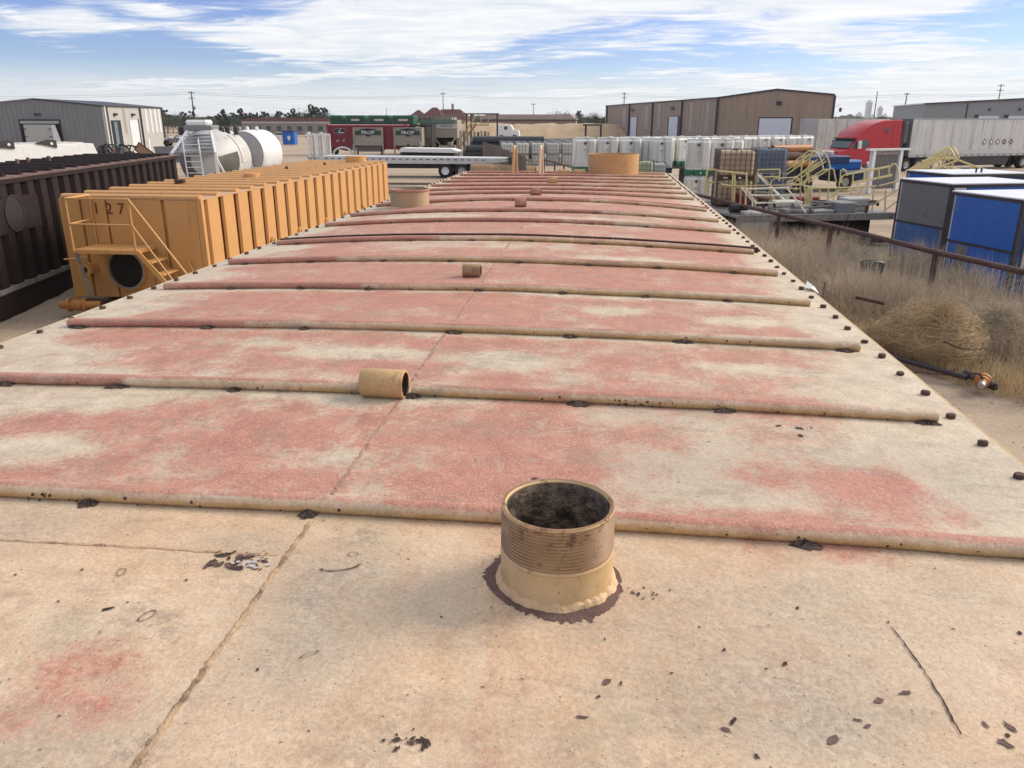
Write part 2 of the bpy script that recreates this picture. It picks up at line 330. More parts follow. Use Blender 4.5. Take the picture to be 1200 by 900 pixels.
c = gmix(t, gmr(t, gnoise(t, vec, 60, 3, .7), .62, .7, 0, .6), c, (.10,.08,.06))
t.links.new(c, b.inputs['Base Color'])
bn = t.nodes.new('ShaderNodeBump'); bn.inputs['Strength'].default_value = .5; bn.inputs['Distance'].default_value = .06
t.links.new(gnoise(t, vec, 5, 8, .7), bn.inputs['Height']); t.links.new(bn.outputs[0], b.inputs['Normal'])
# one ground sheet: fine near, coarse to the horizon
xs = sorted(set([-5000,-2500,-1200,-600,-300,-150,-80,-40]+[round(-20+i*.5,2) for i in range(81)]+[40,80,150,300,600,1200,2500,5000]))
ys = sorted(set([-300,-100,-40,-15]+[round(-5+i*.5,2) for i in range(91)]+[60,80,120,200,400,800,1600,3000,6000]))
gv = []
for y in ys:
    for x in xs:
        z = 0.0
        if -20 <= x <= 20 and -5 <= y <= 40: z = -.12*hnoise(x*.7, y*.7) - .05*hnoise(x*2.1, y*2.1, 3)
        if x > 6: pass
        gv.append((x, y, z))
nx = len(xs); gf = [(j*nx+i, j*nx+i+1, (j+1)*nx+i+1, (j+1)*nx+i) for j in range(len(ys)-1) for i in range(nx-1)]
g = MB(); g.v = gv; g.f = gf; o = g.build('ground', gm, smooth=60); o['kind'] = 'structure'

# loose stones and clods on the near dirt
st = MB()
for i in range(1500):
    x = rnd.uniform(1.3, 8); y = rnd.uniform(2, 18)
    if i % 4 == 0: x = rnd.uniform(-14, -2.6); y = rnd.uniform(4, 17)
    r = rnd.choice((.012,.018,.03,.045))*rnd.uniform(.6,1.2); z = -.06
    z = -.12*hnoise(x*.7, y*.7) - .05*hnoise(x*2.1, y*2.1, 3)-.012; pts = [(x+r*math.cos(a)*rnd.uniform(.7,1.2), y+r*math.sin(a)*rnd.uniform(.7,1.2), z) for a in (0,1.3,2.5,3.8,5.0)]
    st.add(pts+[(x+rnd.uniform(-.3,.3)*r, y, z+r*.5+.012)], [(0,1,5),(1,2,5),(2,3,5),(3,4,5),(4,0,5)])
o = st.build('gravel', mat('gravel_stone', (.38,.31,.25), .9, 0, .3, 3, .2)); o['kind'] = 'stuff'; tag(o, 'loose stones and clods scattered on the dirt beside the tank', 'gravel')

# ================================================================ THE TANK WE STAND ON
XL, XR, Y0, Y1, ZR = -2.055, .965, .12, 12.05, 3.262
RIBY = [1.325, 2.0, 2.65, 3.325, 3.975, 4.63, 5.5, 6.1, 6.84, 7.83, 8.49, 9.15, 9.78, 10.35, 11.0, 11.62]
def crown(x, y):
    h = np.interp(y, [0,1.3,2,2.65,3.3,4,4.6,5.5,6.1,6.84,7.8,8.5,9.2,9.8,12], [.012,.015,.02,.03,.035,.048,.06,.065,.07,.082,.055,.035,.025,.02,.01])
    xm = (XL+XR)/2; return h*(1-((x-xm)/((XR-XL)/2))**2)
def roofz(x, y): return ZR+crown(x, y)+.004*(vn(np.asarray(x)*2.2, np.asarray(y)*2.2, 1)-.5)+.0015*(vn(np.asarray(x)*9., np.asarray(y)*9., 2)-.5)
def blob(L, X, Y):
    a = np.zeros_like(X)
    for bx, by, rx, ry, s in L: a += s*np.exp(-(((X-bx)/rx)**2+((Y-by)/ry)**2)*.9)
    return a
def vn(X, Y, s):                                           # vectorised value noise
    def h(i, j): n = np.sin(i*127.1+j*311.7+s*74.7)*43758.5453; return n-np.floor(n)
    i = np.floor(X); j = np.floor(Y); fx = X-i; fy = Y-j; fx = fx*fx*(3-2*fx); fy = fy*fy*(3-2*fy)
    return (h(i,j)*(1-fx)+h(i+1,j)*fx)*(1-fy)+(h(i,j+1)*(1-fx)+h(i+1,j+1)*fx)*fy
def redness(X, Y):
    X = np.asarray(X, float); Y = np.asarray(Y, float)
    base = np.interp(Y, [1.28,1.33,1.9,2.05,2.4,3.0,12], [.0,.18,.24,.54,.70,.74,.72])
    a = np.minimum(base+blob([q for q in RED if q[4] > 0], X, Y), .74)+blob([q for q in RED if q[4] < 0], X, Y)*1.25
    edge = np.minimum(X-XL, XR-X)
    a = a - np.where(Y > 1.3, 1.0*np.exp(-(edge/.17)**2), 0)
    far = np.clip((Y-1.9)/.8, 0, 1)                        # cream bands left between the sprayed bays
    d = np.min(np.abs(Y[..., None]-np.array(RIBY)), axis=-1)
    a = a - far*np.exp(-(d/.07)**2)*.45*vn(X*1.7, Y*.3, 5)
    return a
u = np.linspace(0, 1, 121); xs_ = np.unique(np.round(np.concatenate([XL+(XR-XL)*u, np.arange(-.160, .056, .006)]), 4))
ys_ = np.concatenate([np.arange(Y0, 1.030, .022), np.arange(1.032, 1.246, .006), np.arange(1.250, 3.4, .022), np.arange(3.4, Y1, .06), [Y1]])
GX, GY = np.meshgrid(xs_, ys_); GZ = roofz(GX, GY)
m_ = bpy.data.materials.new('sprayed_roof_paint'); m_.use_nodes = True
t = m_.node_tree; b = t.nodes['Principled BSDF']
vec = t.nodes.new('ShaderNodeTexCoord').outputs['Object']
at = t.nodes.new('ShaderNodeAttribute'); at.attribute_name = 'paint'; sp = t.nodes.new('ShaderNodeSeparateXYZ'); t.links.new(at.outputs['Color'], sp.inputs[0])
n_lo = gnoise(t, vec, 2.3, 5, .6); n_mid = gnoise(t, vec, 14, 6, .7); n_fine = gnoise(t, vec, 210, 3, .75); n_f2 = gnoise(t, vec, 70, 5, .75)
# base coat: cream, tan, greyish
cream = gmix(t, gmr(t, n_mid, .3, .7), (.485,.395,.285), (.60,.515,.40))
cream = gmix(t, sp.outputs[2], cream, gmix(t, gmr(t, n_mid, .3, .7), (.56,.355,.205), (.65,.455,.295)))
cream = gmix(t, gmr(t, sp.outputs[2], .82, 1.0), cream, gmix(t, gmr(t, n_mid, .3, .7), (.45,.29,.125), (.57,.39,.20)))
gf_ = gmath(t, 'MULTIPLY', sp.outputs[1], gmr(t, gnoise(t, vec, 7, 8, .75), .25, .55, .3, 1))
cream = gmix(t, gf_, cream, gmix(t, gmr(t, n_f2, .35, .65), (.24,.205,.175), (.39,.355,.285)))
cream = gmix(t, gmr(t, gnoise(t, vec, 3.3, 4, .6), .55, .75, 0, .35), cream, (.33,.32,.235))
# red primer overspray, speckled
ra = gmath(t, 'ADD', sp.outputs[0], gmath(t, 'MULTIPLY', gmath(t, 'SUBTRACT', n_lo, .5), 1.3))
ra = gmath(t, 'ADD', ra, gmath(t, 'MULTIPLY', gmath(t, 'SUBTRACT', n_mid, .5), .55))
ra = gmath(t, 'ADD', ra, gmath(t, 'MULTIPLY', gmath(t, 'SUBTRACT', n_f2, .5), 1.1))
ra = gmath(t, 'ADD', ra, gmath(t, 'MULTIPLY', gmath(t, 'SUBTRACT', gnoise(t, vec, 5.5, 9, .72), .5), 1.8))
ra = gmath(t, 'ADD', ra, gmath(t, 'MULTIPLY', gmath(t, 'SUBTRACT', n_fine, .5), .9))
rf = gmr(t, ra, .12, .80, 0, .85)
redc = gmix(t, gmr(t, n_mid, .3, .7), (.35,.106,.074), (.47,.180,.130))
redc = gmix(t, gmr(t, gnoise(t, vec, 1.1, 3), .5, .7, 0, .4), redc, (.47,.21,.14))
c = gmix(t, rf, cream, redc)
c = gmix(t, gmath(t, 'MULTIPLY', gmr(t, n_fine, .52, .72, 0, 1), gmr(t, rf, 0, .8, .12, .48)), c, (.76,.67,.55))
c = gmix(t, gmath(t, 'MULTIPLY', gmr(t, n_fine, .45, .30, 0, 1), gmr(t, rf, 0, .8, .25, .5)), c, (.17,.10,.075))
c = gmix(t, gmr(t, gnoise(t, vec, 4.5, 9, .75, (1,2.6,1), .5), .53, .62, 0, .34), c, (.28,.22,.165))
c = gmix(t, gmath(t, 'MULTIPLY', gmr(t, gnoise(t, vec, 9, 10, .82), .54, .60, 0, .5), gmr(t, gnoise(t, vec, 1.7, 3), .45, .6)), c, (.25,.20,.165))
c = gmix(t, gmr(t, gnoise(t, vec, 2.0, 9, .7, (3.2,.7,1), .2), .60, .66, 0, .22), c, (.66,.58,.45))
c = gmix(t, gmr(t, gnoise(t, vec, 160, 2, .5), .68, .74, 0, .8), c, (.11,.07,.05))
c = gmix(t, gmr(t, gnoise(t, vec, 11, 9, .8), .50, .72, 0, .4), c, (.27,.19,.13))
c = gmix(t, gmr(t, gnoise(t, vec, 38, 7, .8), .63, .70, 0, .55), c, (.20,.13,.09))
t.links.new(c, b.inputs['Base Color'])
c = gmix(t, 1.0, c, gmix(t, gmr(t, gnoise(t, vec, 130, 4, .8), .36, .64), (.89,.88,.87), (1.11,1.10,1.09)), 'MULTIPLY'); t.links.new(c, b.inputs['Base Color'])
t.links.new(gmr(t, n_mid, .3, .7, .5, .78), b.inputs['Roughness']); b.inputs['Specular IOR Level'].default_value = .35
bn = t.nodes.new('ShaderNodeBump'); bn.inputs['Strength'].default_value = .55; bn.inputs['Distance'].default_value = .003
t.links.new(gmath(t, 'ADD', n_f2, gmath(t, 'MULTIPLY', gnoise(t, vec, 22, 6, .7), 1.6)), bn.inputs['Height']); t.links.new(bn.outputs[0], b.inputs['Normal'])
def paint_attr(me, X, Y, Z=None, side=None):
    col = np.zeros((len(X), 4)); col[:,0] = np.clip(redness(X, Y), 0, 1.2)
    near = np.clip((1.36-Y)/.08, 0, 1)
    col[:,1] = np.clip(blob(GREY, X, Y), 0, .9); col[:,2] = np.clip(blob(WARM, X, Y)+near*.5, 0, .8)
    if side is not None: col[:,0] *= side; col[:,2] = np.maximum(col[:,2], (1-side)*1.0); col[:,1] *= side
    a = me.attributes.new('paint', 'FLOAT_COLOR', 'POINT'); a.data.foreach_set('color', col.astype(np.float32).ravel())
tank = thing('frac_tank', 'long steel tank in the foreground with pink and cream sprayed flat roof crossed by ribs', 'tank', ((XL+XR)/2, Y0, 0))
OX, OY = (XL+XR)/2, Y0
nxx = len(xs_); me = bpy.data.meshes.new('roof_plate')
V = np.stack([GX.ravel()-OX, GY.ravel()-OY, GZ.ravel()], 1)
Fq = [(j*nxx+i, j*nxx+i+1, (j+1)*nxx+i+1, (j+1)*nxx+i) for j in range(len(ys_)-1) for i in range(nxx-1) if math.hypot((xs_[i]+xs_[i+1])/2+.052, (ys_[j]+ys_[j+1])/2-1.139) > .0925*.94]
me.from_pydata(V.tolist(), [], Fq); me.shade_smooth(); paint_attr(me, GX.ravel(), GY.ravel()); me.materials.append(m_)
roof = bpy.data.objects.new('roof_plate', me); C.objects.link(roof); roof.parent = tank
# shell below the roof: sides with vertical channels, ends, floor skid
sh = MB(); e = .02
sh.box(XL+e, XR-e, Y0+e, Y1-e, .25, ZR-.02); sh.f.pop(1)
sh.build('shell', m_tan, tank, True)
lip = MB(); lip.box(XL, XR, Y0-.012, Y0, ZR-.07, ZR-.003); lip.box(XL, XR, Y1, Y1+.012, ZR-.07, ZR-.003); lip.box(XL-.012, XL, Y0, Y1, ZR-.07, ZR-.003); lip.box(XR, XR+.012, Y0, Y1, ZR-.07, ZR-.003)
lip.build('roof_flange', m_tan, tank, True)
pn = MB(); pn.prism([(-.22,0),(.22,0),(.16,.07),(-.16,.07)], .3, ZR-.12, 'Z')   # folded side panel, local x along the wall
p0 = pn.build('side_panel', m_tan, tank)
p0.location = (XR-OX-e, .5, 0); p0.rotation_euler = (0,0,-math.pi/2)
for s in (-1, 1):
    for k in range(19):
        if s == 1 and k == 0: continue
        q = shared(p0, tank, ((XR-OX-e) if s == 1 else (XL-OX+e), .5+k*.61, 0), -math.pi/2 if s == 1 else math.pi/2)
sk = MB()
for x in (XL+.25, XR-.37): sk.box(x, x+.12, Y0, Y1, -.1, .25)
for k in range(8): sk.box(XL+.37, XR-.37, Y0+.2+k*1.6, Y0+.3+k*1.6, .0, .2)
sk.build('skid', m_rust, tank, True)
# ribs: arched half-pipes welded across the roof, following its crown
rust_mb = []
PROF = [(-.004,-.001),(-.0155,.0045),(-.0215,.011),(-.0228,.018),(-.0190,.0265),(-.0105,.0315),(.000,.033),(.0105,.0315),(.0190,.0265),(.0228,.017),(.018,.002)]
NOTCH = []
RIBS = [(i, ry, None) for i, ry in enumerate(RIBY) if i != 1]+[(1, RIBY[1], (XL+.10, -.640)), (1, RIBY[1], (-.497, XR-.09))]
for i, ry, seg_ in RIBS:
    x0 = XL-.0 if i == 0 else (XL+.10); x1 = XR-.0 if i == 0 else (XR-.09)
    if i == 0: x0, x1 = XL+.06, XR-.05
    if seg_: x0, x1 = seg_
    X = np.linspace(x0, x1, 61); vs = []; fs = []; PX = []; PYY = []; SD = []
    k = len(PROF)
    for a, x in enumerate(X):
        bz = float(roofz(x, ry))-.004; wob = .0025*(hnoise(x*2.5, i*7.3)-.5)
        for (dy, dz) in PROF:
            vs.append((x-OX, ry+dy-OY+wob, bz+dz)); PX.append(x); PYY.append(ry+dy)
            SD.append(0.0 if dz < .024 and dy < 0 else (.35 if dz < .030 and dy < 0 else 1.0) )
    for a in range(len(X)-1):
        for c_ in range(k-1): fs.append((a*k+c_, (a+1)*k+c_, (a+1)*k+c_+1, a*k+c_+1))
    fs += [tuple(range(k)), tuple((len(X)-1)*k+c_ for c_ in range(k-1, -1, -1))]
    me = bpy.data.meshes.new('rib'); me.from_pydata(vs, [], fs)
    bm = bmesh.new(); bm.from_mesh(me); bmesh.ops.recalc_face_normals(bm, faces=bm.faces); bm.to_mesh(me); bm.free()
    me.shade_smooth(); me.set_sharp_from_angle(angle=R_(50))
    sd_ = np.array(SD)
    if i >= 1:
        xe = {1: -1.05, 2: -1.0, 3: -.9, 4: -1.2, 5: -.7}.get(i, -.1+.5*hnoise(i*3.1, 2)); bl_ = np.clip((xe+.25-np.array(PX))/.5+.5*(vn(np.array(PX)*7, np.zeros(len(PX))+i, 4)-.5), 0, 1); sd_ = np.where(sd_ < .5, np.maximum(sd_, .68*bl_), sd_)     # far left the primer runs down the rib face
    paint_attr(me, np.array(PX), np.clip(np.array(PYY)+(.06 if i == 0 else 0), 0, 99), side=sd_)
    if i >= 0:
        ca = np.zeros(len(PX)*4, dtype=np.float32); me.attributes['paint'].data.foreach_get('color', ca); ca = ca.reshape(-1,4)
        ca[:,0] = np.where(sd_ >= .65, np.maximum(ca[:,0], np.clip(.85-(np.array(PX)-.1)*(.9 if i in (1,2,3) else .25), .25, .85)), ca[:,0]); me.attributes['paint'].data.foreach_set('color', ca.ravel())
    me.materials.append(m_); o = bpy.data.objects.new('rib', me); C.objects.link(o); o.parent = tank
for i, ry in enumerate(RIBY):
    off = [(-.99,-.54,.39), (-1.69,-1.35,-1.0,-.49,-.04,.34,.85), (-1.91,-1.4,-1.04,-.5,-.09,.29,.83), (-1.63,-1.31,-1.0,-.51,-.15,.2,.54)]
    lst = off[i] if i < 4 else [-1.85+.36*q+rnd.uniform(-.03,.03) for q in range(8)]
    for x in lst: NOTCH.append((x, ry, i))
m_scab = mat('scab_rust', (.20,.13,.105), .9, 0, .5, 90, 1.0, (.04,.025,.02), .5, 60)
# rusted weld scabs in the drain notches of the ribs
for (x, ry, i) in NOTCH:
    sc = MB(); n = 22; wx = .036*rnd.uniform(.5,1.25) if i < 3 else .022; ring = []
    for k in range(n):
        a = 2*math.pi*k/n; rr = rnd.uniform(.55,1.25)
        ring.append((x+wx*rr*math.cos(a), ry-.029+.015*rr*math.sin(a), float(roofz(x, ry))+.0015))
    top = [(px+(x-px)*.45, py+(ry-.020-py)*.5, float(roofz(x, ry))+rnd.uniform(.002,.010)) for px,py,_ in ring]
    sc.add(ring+top+[(x, ry-.021, float(roofz(x, ry))+.011)], [(k,(k+1)%n,n+(k+1)%n,n+k) for k in range(n)]+[(n+k,n+(k+1)%n,2*n) for k in range(n)])
    sc.build('rusted_notch', m_scab if i < 6 else m_rustb, tank, True)
# nuts along both edges and two bolted cross flanges
m_nut = mat('nut_rust', (.15,.08,.055), .85, 0, .4, 60, .8)
nut = MB(); nut.lathe([(1e-4,0),(.0128,0),(.0133,.003),(.0133,.009),(.0112,.0122),(1e-4,.0122)], 10)
n0 = nut.build('nut', m_nut, tank, smooth=40)
first = True
def put_nut(x, y, s=1.0):
    global first
    o = n0 if first else shared(n0, tank); first = False
    o.location = (x-OX, y-OY, float(roofz(x, y))+.001); o.rotation_euler = (rnd.uniform(-.12,.12), rnd.uniform(-.12,.12), rnd.uniform(0, 3)); o.scale = (s*rnd.uniform(.8,1.0), s*rnd.uniform(.8,1.0), s*rnd.uniform(.7,1.15))
y = 1.665
while y < 12.0: put_nut(.925+rnd.uniform(-.004,.004), y); y += .182
y = .60
while y < 12.0: put_nut(-2.012+rnd.uniform(-.004,.004), y+rnd.uniform(-.01,.01)); y += .195
for q in range(11): put_nut(-1.78+q*.262, 4.79, .95)
for q in range(14): put_nut(-1.86+q*.2, 7.16, .85)
fl = MB()
for q in range(24):
    xa = XL+.09+q*.12; xb = xa+.118
    fl.bar((xa,4.705,roofz(xa,4.705)+.012), (xb,4.705,roofz(xb,4.705)+.012), .03, .035)
fl.build('flange_strip', m_rust, tank, True)
fl = MB()
for q in range(24):
    xa = XL+.09+q*.12; xb = xa+.118
    fl.bar((xa,7.12,roofz(xa,7.12)+.006), (xb,7.12,roofz(xb,7.12)+.006), .05, .016)
fl.build('flange_strip', m_primer, tank, True)
# weld seams
def seam(pts, r, name='weld_seam', m=m_tan, step=.012):
    mb = MB(); vs = []; fs = []; k = 0
    for a in range(len(pts)-1):
        A = Vector((*pts[a], 0)); B = Vector((*pts[a+1], 0)); n = max(2, int((B-A).length/step)); d = (B-A).normalized(); sx = Vector((-d.y, d.x, 0))
        for q in range(n):
            P = A.lerp(B, q/n)+sx*rnd.uniform(-.0018,.0018); wd = r*rnd.uniform(.65,1.3); z = float(roofz(P.x, P.y)); hh = r*rnd.uniform(.25,.7)
            vs += [(P.x-sx.x*wd, P.y-sx.y*wd, z+.0006), (P.x, P.y, z+hh), (P.x+sx.x*wd, P.y+sx.y*wd, z+.0006)]
            if k: fs += [(3*k-3,3*k-2,3*k+1,3*k),(3*k-2,3*k-1,3*k+2,3*k+1)]
            k += 1
    mb.add(vs, fs); return mb.build(name, m, tank, True, smooth=60)
m_seam = mat('seam_paint', (.50,.33,.19), .6, 0, .25, 30, .5, RUST, .35, 22)
m_seamp = mat('seam_pink', (.42,.24,.18), .7, 0, .25, 30, .5, RUST, .3, 22)
ysm = [Y0+.02]+RIBY
for a in range(len(ysm)-1):
    seam([(-.522, ysm[a]+(.04 if a else 0)), (-.522+rnd.uniform(-.004,.004), ysm[a+1]-.04)], .0046 if a < 2 else .006, m=m_seam if a < 1 else m_seamp, step=.008 if a < 4 else .02)
seam([(XL+.03, 1.148), (-1.2, 1.15), (-.53, 1.152)], .0035, m=m_seam)
# threaded stub pipe
def stub(cx, cy, R, H, m=m_tan):
    p = [(R*.90, -.20), (R*.90, .01), (R*.90, H-.003), (R*.93, H), (R*.975, H), (R*.985, H-.003)]
    nth = 12; z = H-.006; pitch = .0058
    for k in range(nth): p += [(R*.985+k*R*.0012, z), (R*.945+k*R*.0012, z-pitch*.5)]; z -= pitch
    p += [(R, z-.004), (R, .012), (R*1.02, .002)]
    return MB().lathe(p, 72, (cx, cy, float(roofz(cx, cy))))
PXc, PYc, PR, PH = -.052, 1.139, .0925, .139
m_thr = bpy.data.materials.new('worn_thread_paint'); m_thr.use_nodes = True; t = m_thr.node_tree; b = t.nodes['Principled BSDF']; vec = t.nodes.new('ShaderNodeTexCoord').outputs['Object']
sp2 = t.nodes.new('ShaderNodeSeparateXYZ'); t.links.new(vec, sp2.inputs[0])
nA = gnoise(t, vec, 30, 8, .75); c = gmix(t, gmr(t, gnoise(t, vec, 12, 5), .3, .7), (.47,.30,.13), (.60,.42,.23))
zt = gmr(t, sp2.outputs[2], ZR+.068, ZR+.080)            # the threaded band is worn to rust
c = gmix(t, gmath(t, 'MULTIPLY', zt, gmr(t, nA, .53, .60, 0, .85)), c, (.13,.045,.022))
gr = gmath(t, 'FRACT', gmath(t, 'MULTIPLY', gmath(t, 'ADD', sp2.outputs[2], 10.0), 1/.0058)); gr = gmath(t, 'ABSOLUTE', gmath(t, 'SUBTRACT', gr, .5))
c = gmix(t, gmath(t, 'MULTIPLY', gmath(t, 'MULTIPLY', zt, gmr(t, gr, .22, .44, 0, .85)), gmr(t, gnoise(t, vec, 8, 4), .3, .55, .35, 1)), c, (.17,.08,.04))
c = gmix(t, gmr(t, gnoise(t, vec, 85, 6, .8), .63, .67, 0, .9), c, (.07,.03,.02))
c = gmix(t, gmr(t, gnoise(t, vec, 9, 4, .5), .55, .7, 0, .5), c, (.50,.25,.13))
t.links.new(c, b.inputs['Base Color']); b.inputs['Roughness'].default_value = .6
bn = t.nodes.new('ShaderNodeBump'); bn.inputs['Strength'].default_value = .4; bn.inputs['Distance'].default_value = .002; t.links.new(nA, bn.inputs['Height']); t.links.new(bn.outputs[0], b.inputs['Normal'])
so = stub(PXc, PYc, PR, PH).build('threaded_pipe', m_thr, tank, True, smooth=28)
inn = MB().lathe([(PR*.897, -.22), (PR*.897, -.1), (PR*.897, .004), (PR*.897, PH-.006)], 64, (PXc, PYc, float(roofz(PXc, PYc))))
m_in = mat('pipe_bore', (.28,.21,.15), .8, 0, .5, 18, .8, (.035,.02,.015), .6, 30, fine=.5)
inn.build('pipe_bore', m_in, so, True, smooth=60)
MB().lathe([(1e-4, -.215), (PR*.9, -.215)], 40, (PXc, PYc, float(roofz(PXc, PYc)))).build('pipe_bottom', m_dark, so, True)
# weld bead ring, lumpy
vs = []; fs = []; n = 140
for k in range(n):
    a = 2*math.pi*k/n; rr = PR*(1.045+.05*hnoise(k*.21, 3)+.03*hnoise(k*.9, 5)); hh = .006+.006*hnoise(k*.6, 9)
    cz = float(roofz(PXc, PYc)); ca, sa = math.cos(a), math.sin(a)
    vs += [(PXc+PR*.99*ca, PYc+PR*.99*sa, cz+hh*1.3), (PXc+PR*1.05*ca, PYc+PR*1.05*sa, cz+hh), (PXc+rr*ca, PYc+rr*sa, cz+.001)]
for k in range(n):
    j = (k+1) % n; fs += [(3*k,3*k+1,3*j+1,3*j),(3*k+1,3*k+2,3*j+2,3*j+1)]
MB().add(vs, fs).build('weld_bead', mat('bead_paint', (.58,.38,.21), .6, 0, .12, 30, .25, RUST, .12, 40), so, True, smooth=60)
# rust stain round the foot: a ragged ring lying on the plate
def ragged(cx, cy, r0f, r1f, n, name, m, par=tank, dz=.0012):
    vs = []; fs = []
    for k in range(n):
        a = 2*math.pi*k/n
        for r in (r0f(a, k), r1f(a, k)):
            x = cx+r*math.cos(a); y = cy+r*math.sin(a); vs.append((x, y, float(roofz(x, y))+dz))
    for k in range(n): j = (k+1) % n; fs.append((2*k, 2*k+1, 2*j+1, 2*j))
    return MB().add(vs, fs).build(name, m, par, True)
def r1(a, k):
    front = max(0, math.cos(a+math.pi/2-.25)); left = max(0, math.cos(a-math.pi*.93))
    return PR*(1.085+.20*front**2+.16*left**2+.02*max(0, math.cos(a+.25))+.30*(hnoise(k*.9, 1)-.45)*hnoise(k*.17, 4)*(front+.5*left)+.08*hnoise(k*.11, 7)) 
m_stain = mat('purple_rust_stain', (.13,.07,.06), .8, 0, .3, 30, .4)
ragged(PXc, PYc, lambda a, k: PR*1.05, r1, 220, 'rust_stain', m_stain)
# short horizontal couplings lying across the roof on its centre line
def coupling(x0, x1, y, r, m, tilt=.0):
    z = float(roofz((x0+x1)/2, y))+r*.92; cx = (x0+x1)/2; h = (x1-x0)/2
    o = MB().lathe([(r*.84,-h),(r*.96,-h),(r,-h+.003),(r,h-.003),(r*.96,h),(r*.84,h)], 32, (0,0,0), 'X', True).build('pipe_coupling', m, tank, smooth=40)
    o.location = (cx-OX, y-OY, z); o.rotation_euler = (0, 0, tilt)
    MB().lathe([(r*.835,-h*.98),(r*.835,h*.96)], 28, (0,0,0), 'X').build('coupling_dark_sleeve', m_rust, o, smooth=60)  # added dark rust sleeve; its colour supplies the shade inside the coupling
    return o
m_cp = mat('coupling_paint', (.49,.31,.14), .55, 0, .15, 14, .2, (.12,.05,.03), .22, 22)
coupling(-.630, -.510, 1.974, .0395, m_cp, -.05)
coupling(-.632, -.548, 3.60, .030, mat('coupling_brown', (.30,.19,.10), .6, 0, .2, 14, .2, RUST, .3, 20))
coupling(-.69, -.60, 6.40, .036, m_primer, .03); coupling(-.67, -.57, 7.58, .038, m_primer, -.03)
coupling(-.64, -.52, 9.46, .045, m_cp); coupling(-.62,-.46, 11.25, .04, m_cp); coupling(-.40,-.24, 11.27, .04, m_cp)
# round hatch collars
def collar(cx, cy, r, h, m):
    z = float(roofz(cx, cy)); return MB().lathe([(r*.95,0),(r*.95,h),(r,h),(r,0)], 48, (cx, cy, z)).build('hatch_collar', m, tank, True, smooth=40)
co = collar(-1.62, 6.68, .165, .140, mat('collar_tan', (.40,.28,.16), .6, 0, .15, 6, .15, RUST, .15, 12))
cr_ = MB().lathe([(.168,-.004),(.174,0),(.174,.012),(.168,.014)], 48, (-1.62, 6.68, float(roofz(-1.62,6.68))+.130), close=False).build('collar_rim', m_primer, co, True, smooth=40)
collar(.145, 11.60, .355, .275, mat('collar_orange_tan', (.52,.30,.12), .5, 0, .12, 4, .1, (.3,.16,.07), .12, 4))
# two grab hoops at the ladder end
for x in (-1.23, -.865):
    z = float(roofz(x, 11.1)); pts = [(x,11.08,z),(x+.01,11.12,z+.30)]+[(x+.012, 11.12+.12*(1-math.cos(a))*1.0, z+.33+.05*math.sin(a)) for a in np.linspace(.3, math.pi-.3, 6)]+[(x+.012,11.40,z+.28),(x+.02,11.44,z)]
    MB().tube(pts, .019, 8).build('grab_hoop', m_tan2 if x < -1 else mat('hoop_pale', (.62,.47,.32), .5, 0, .1, 5, .1), tank, True, smooth=50)
# paint chips and scratches: thin ragged flakes of bare rusted steel
CH = [(-.83,.98,.004),(-.85,1.07,.004),(-.74,.97,.009),(-.72,.99,.004),(-.66,1.06,.008),(-.45,.86,.008),(-.12,1.51,.012),(-.26,1.59,.006),(.02,.86,.004),(.12,.92,.006),(.2,.98,.005),(.17,1.03,.005),(.18,.82,.009),(.19,.835,.007),(.28,.96,.007),(.05,.89,.006),(.03,.89,.009),(.0,.82,.006),(.21,.78,.007),(.31,.82,.008),(.35,.86,.007),(.36,.85,.004),(.39,.9,.008),(.43,.92,.006),(.51,.87,.006),(.54,.87,.008),(.52,.84,.009),(.53,.855,.007),(.33,1.1,.004),(.51,1.88,.012),(.46,1.89,.010),(.54,1.89,.009),(.5,1.83,.009),(.65,1.08,.006),(.46,1.08,.004),(.26,1.36,.004)]
CH += [(-.215+.032*rnd.uniform(-1,1), .757+.018*rnd.uniform(-1,1), rnd.uniform(.003,.006)) for _ in range(26)]
CH += [(.10+.022*rnd.gauss(0,1), 1.108+.008*rnd.gauss(0,1), rnd.uniform(.0015,.004)) for _ in range(22)]
CH += [(-.60+.05*rnd.uniform(-1,1), 1.13+.028*rnd.uniform(-1,1), rnd.uniform(.003,.010)) for _ in range(46)]
for _ in range(520):
    y = .55+rnd.random()**1.6*2.2; x = rnd.uniform(XL+.1, XR-.05)
    if y > 1.35 and rnd.random() < .7: continue
    CH.append((x, y, rnd.choice((.0007,.001,.0015,.002,.003))))
cm = MB(); cm2 = MB()
for (x, y, r) in CH:
    n = 11; r *= rnd.choice((.45,.6,.75,.95)); a0 = rnd.uniform(0, 6); el = rnd.uniform(1, 1.9); z = .0016
    pts = []
    for k in range(n):
        a = 2*math.pi*k/n; rr = r*rnd.uniform(.55,1.2); dx = rr*el*math.cos(a); dy = rr*.7*math.sin(a)
        X = x+dx*math.cos(a0)-dy*math.sin(a0); Yp = y+dx*math.sin(a0)+dy*math.cos(a0); pts.append((X, Yp, float(roofz(X, Yp))+z))
    (cm if rnd.random() < .7 else cm2).add(pts, [tuple(range(n))])
o = cm.build('paint_chips', m_rust, tank, True); o['kind'] = 'stuff'
o = cm2.build('paint_chips', m_stain, tank, True); o['kind'] = 'stuff'
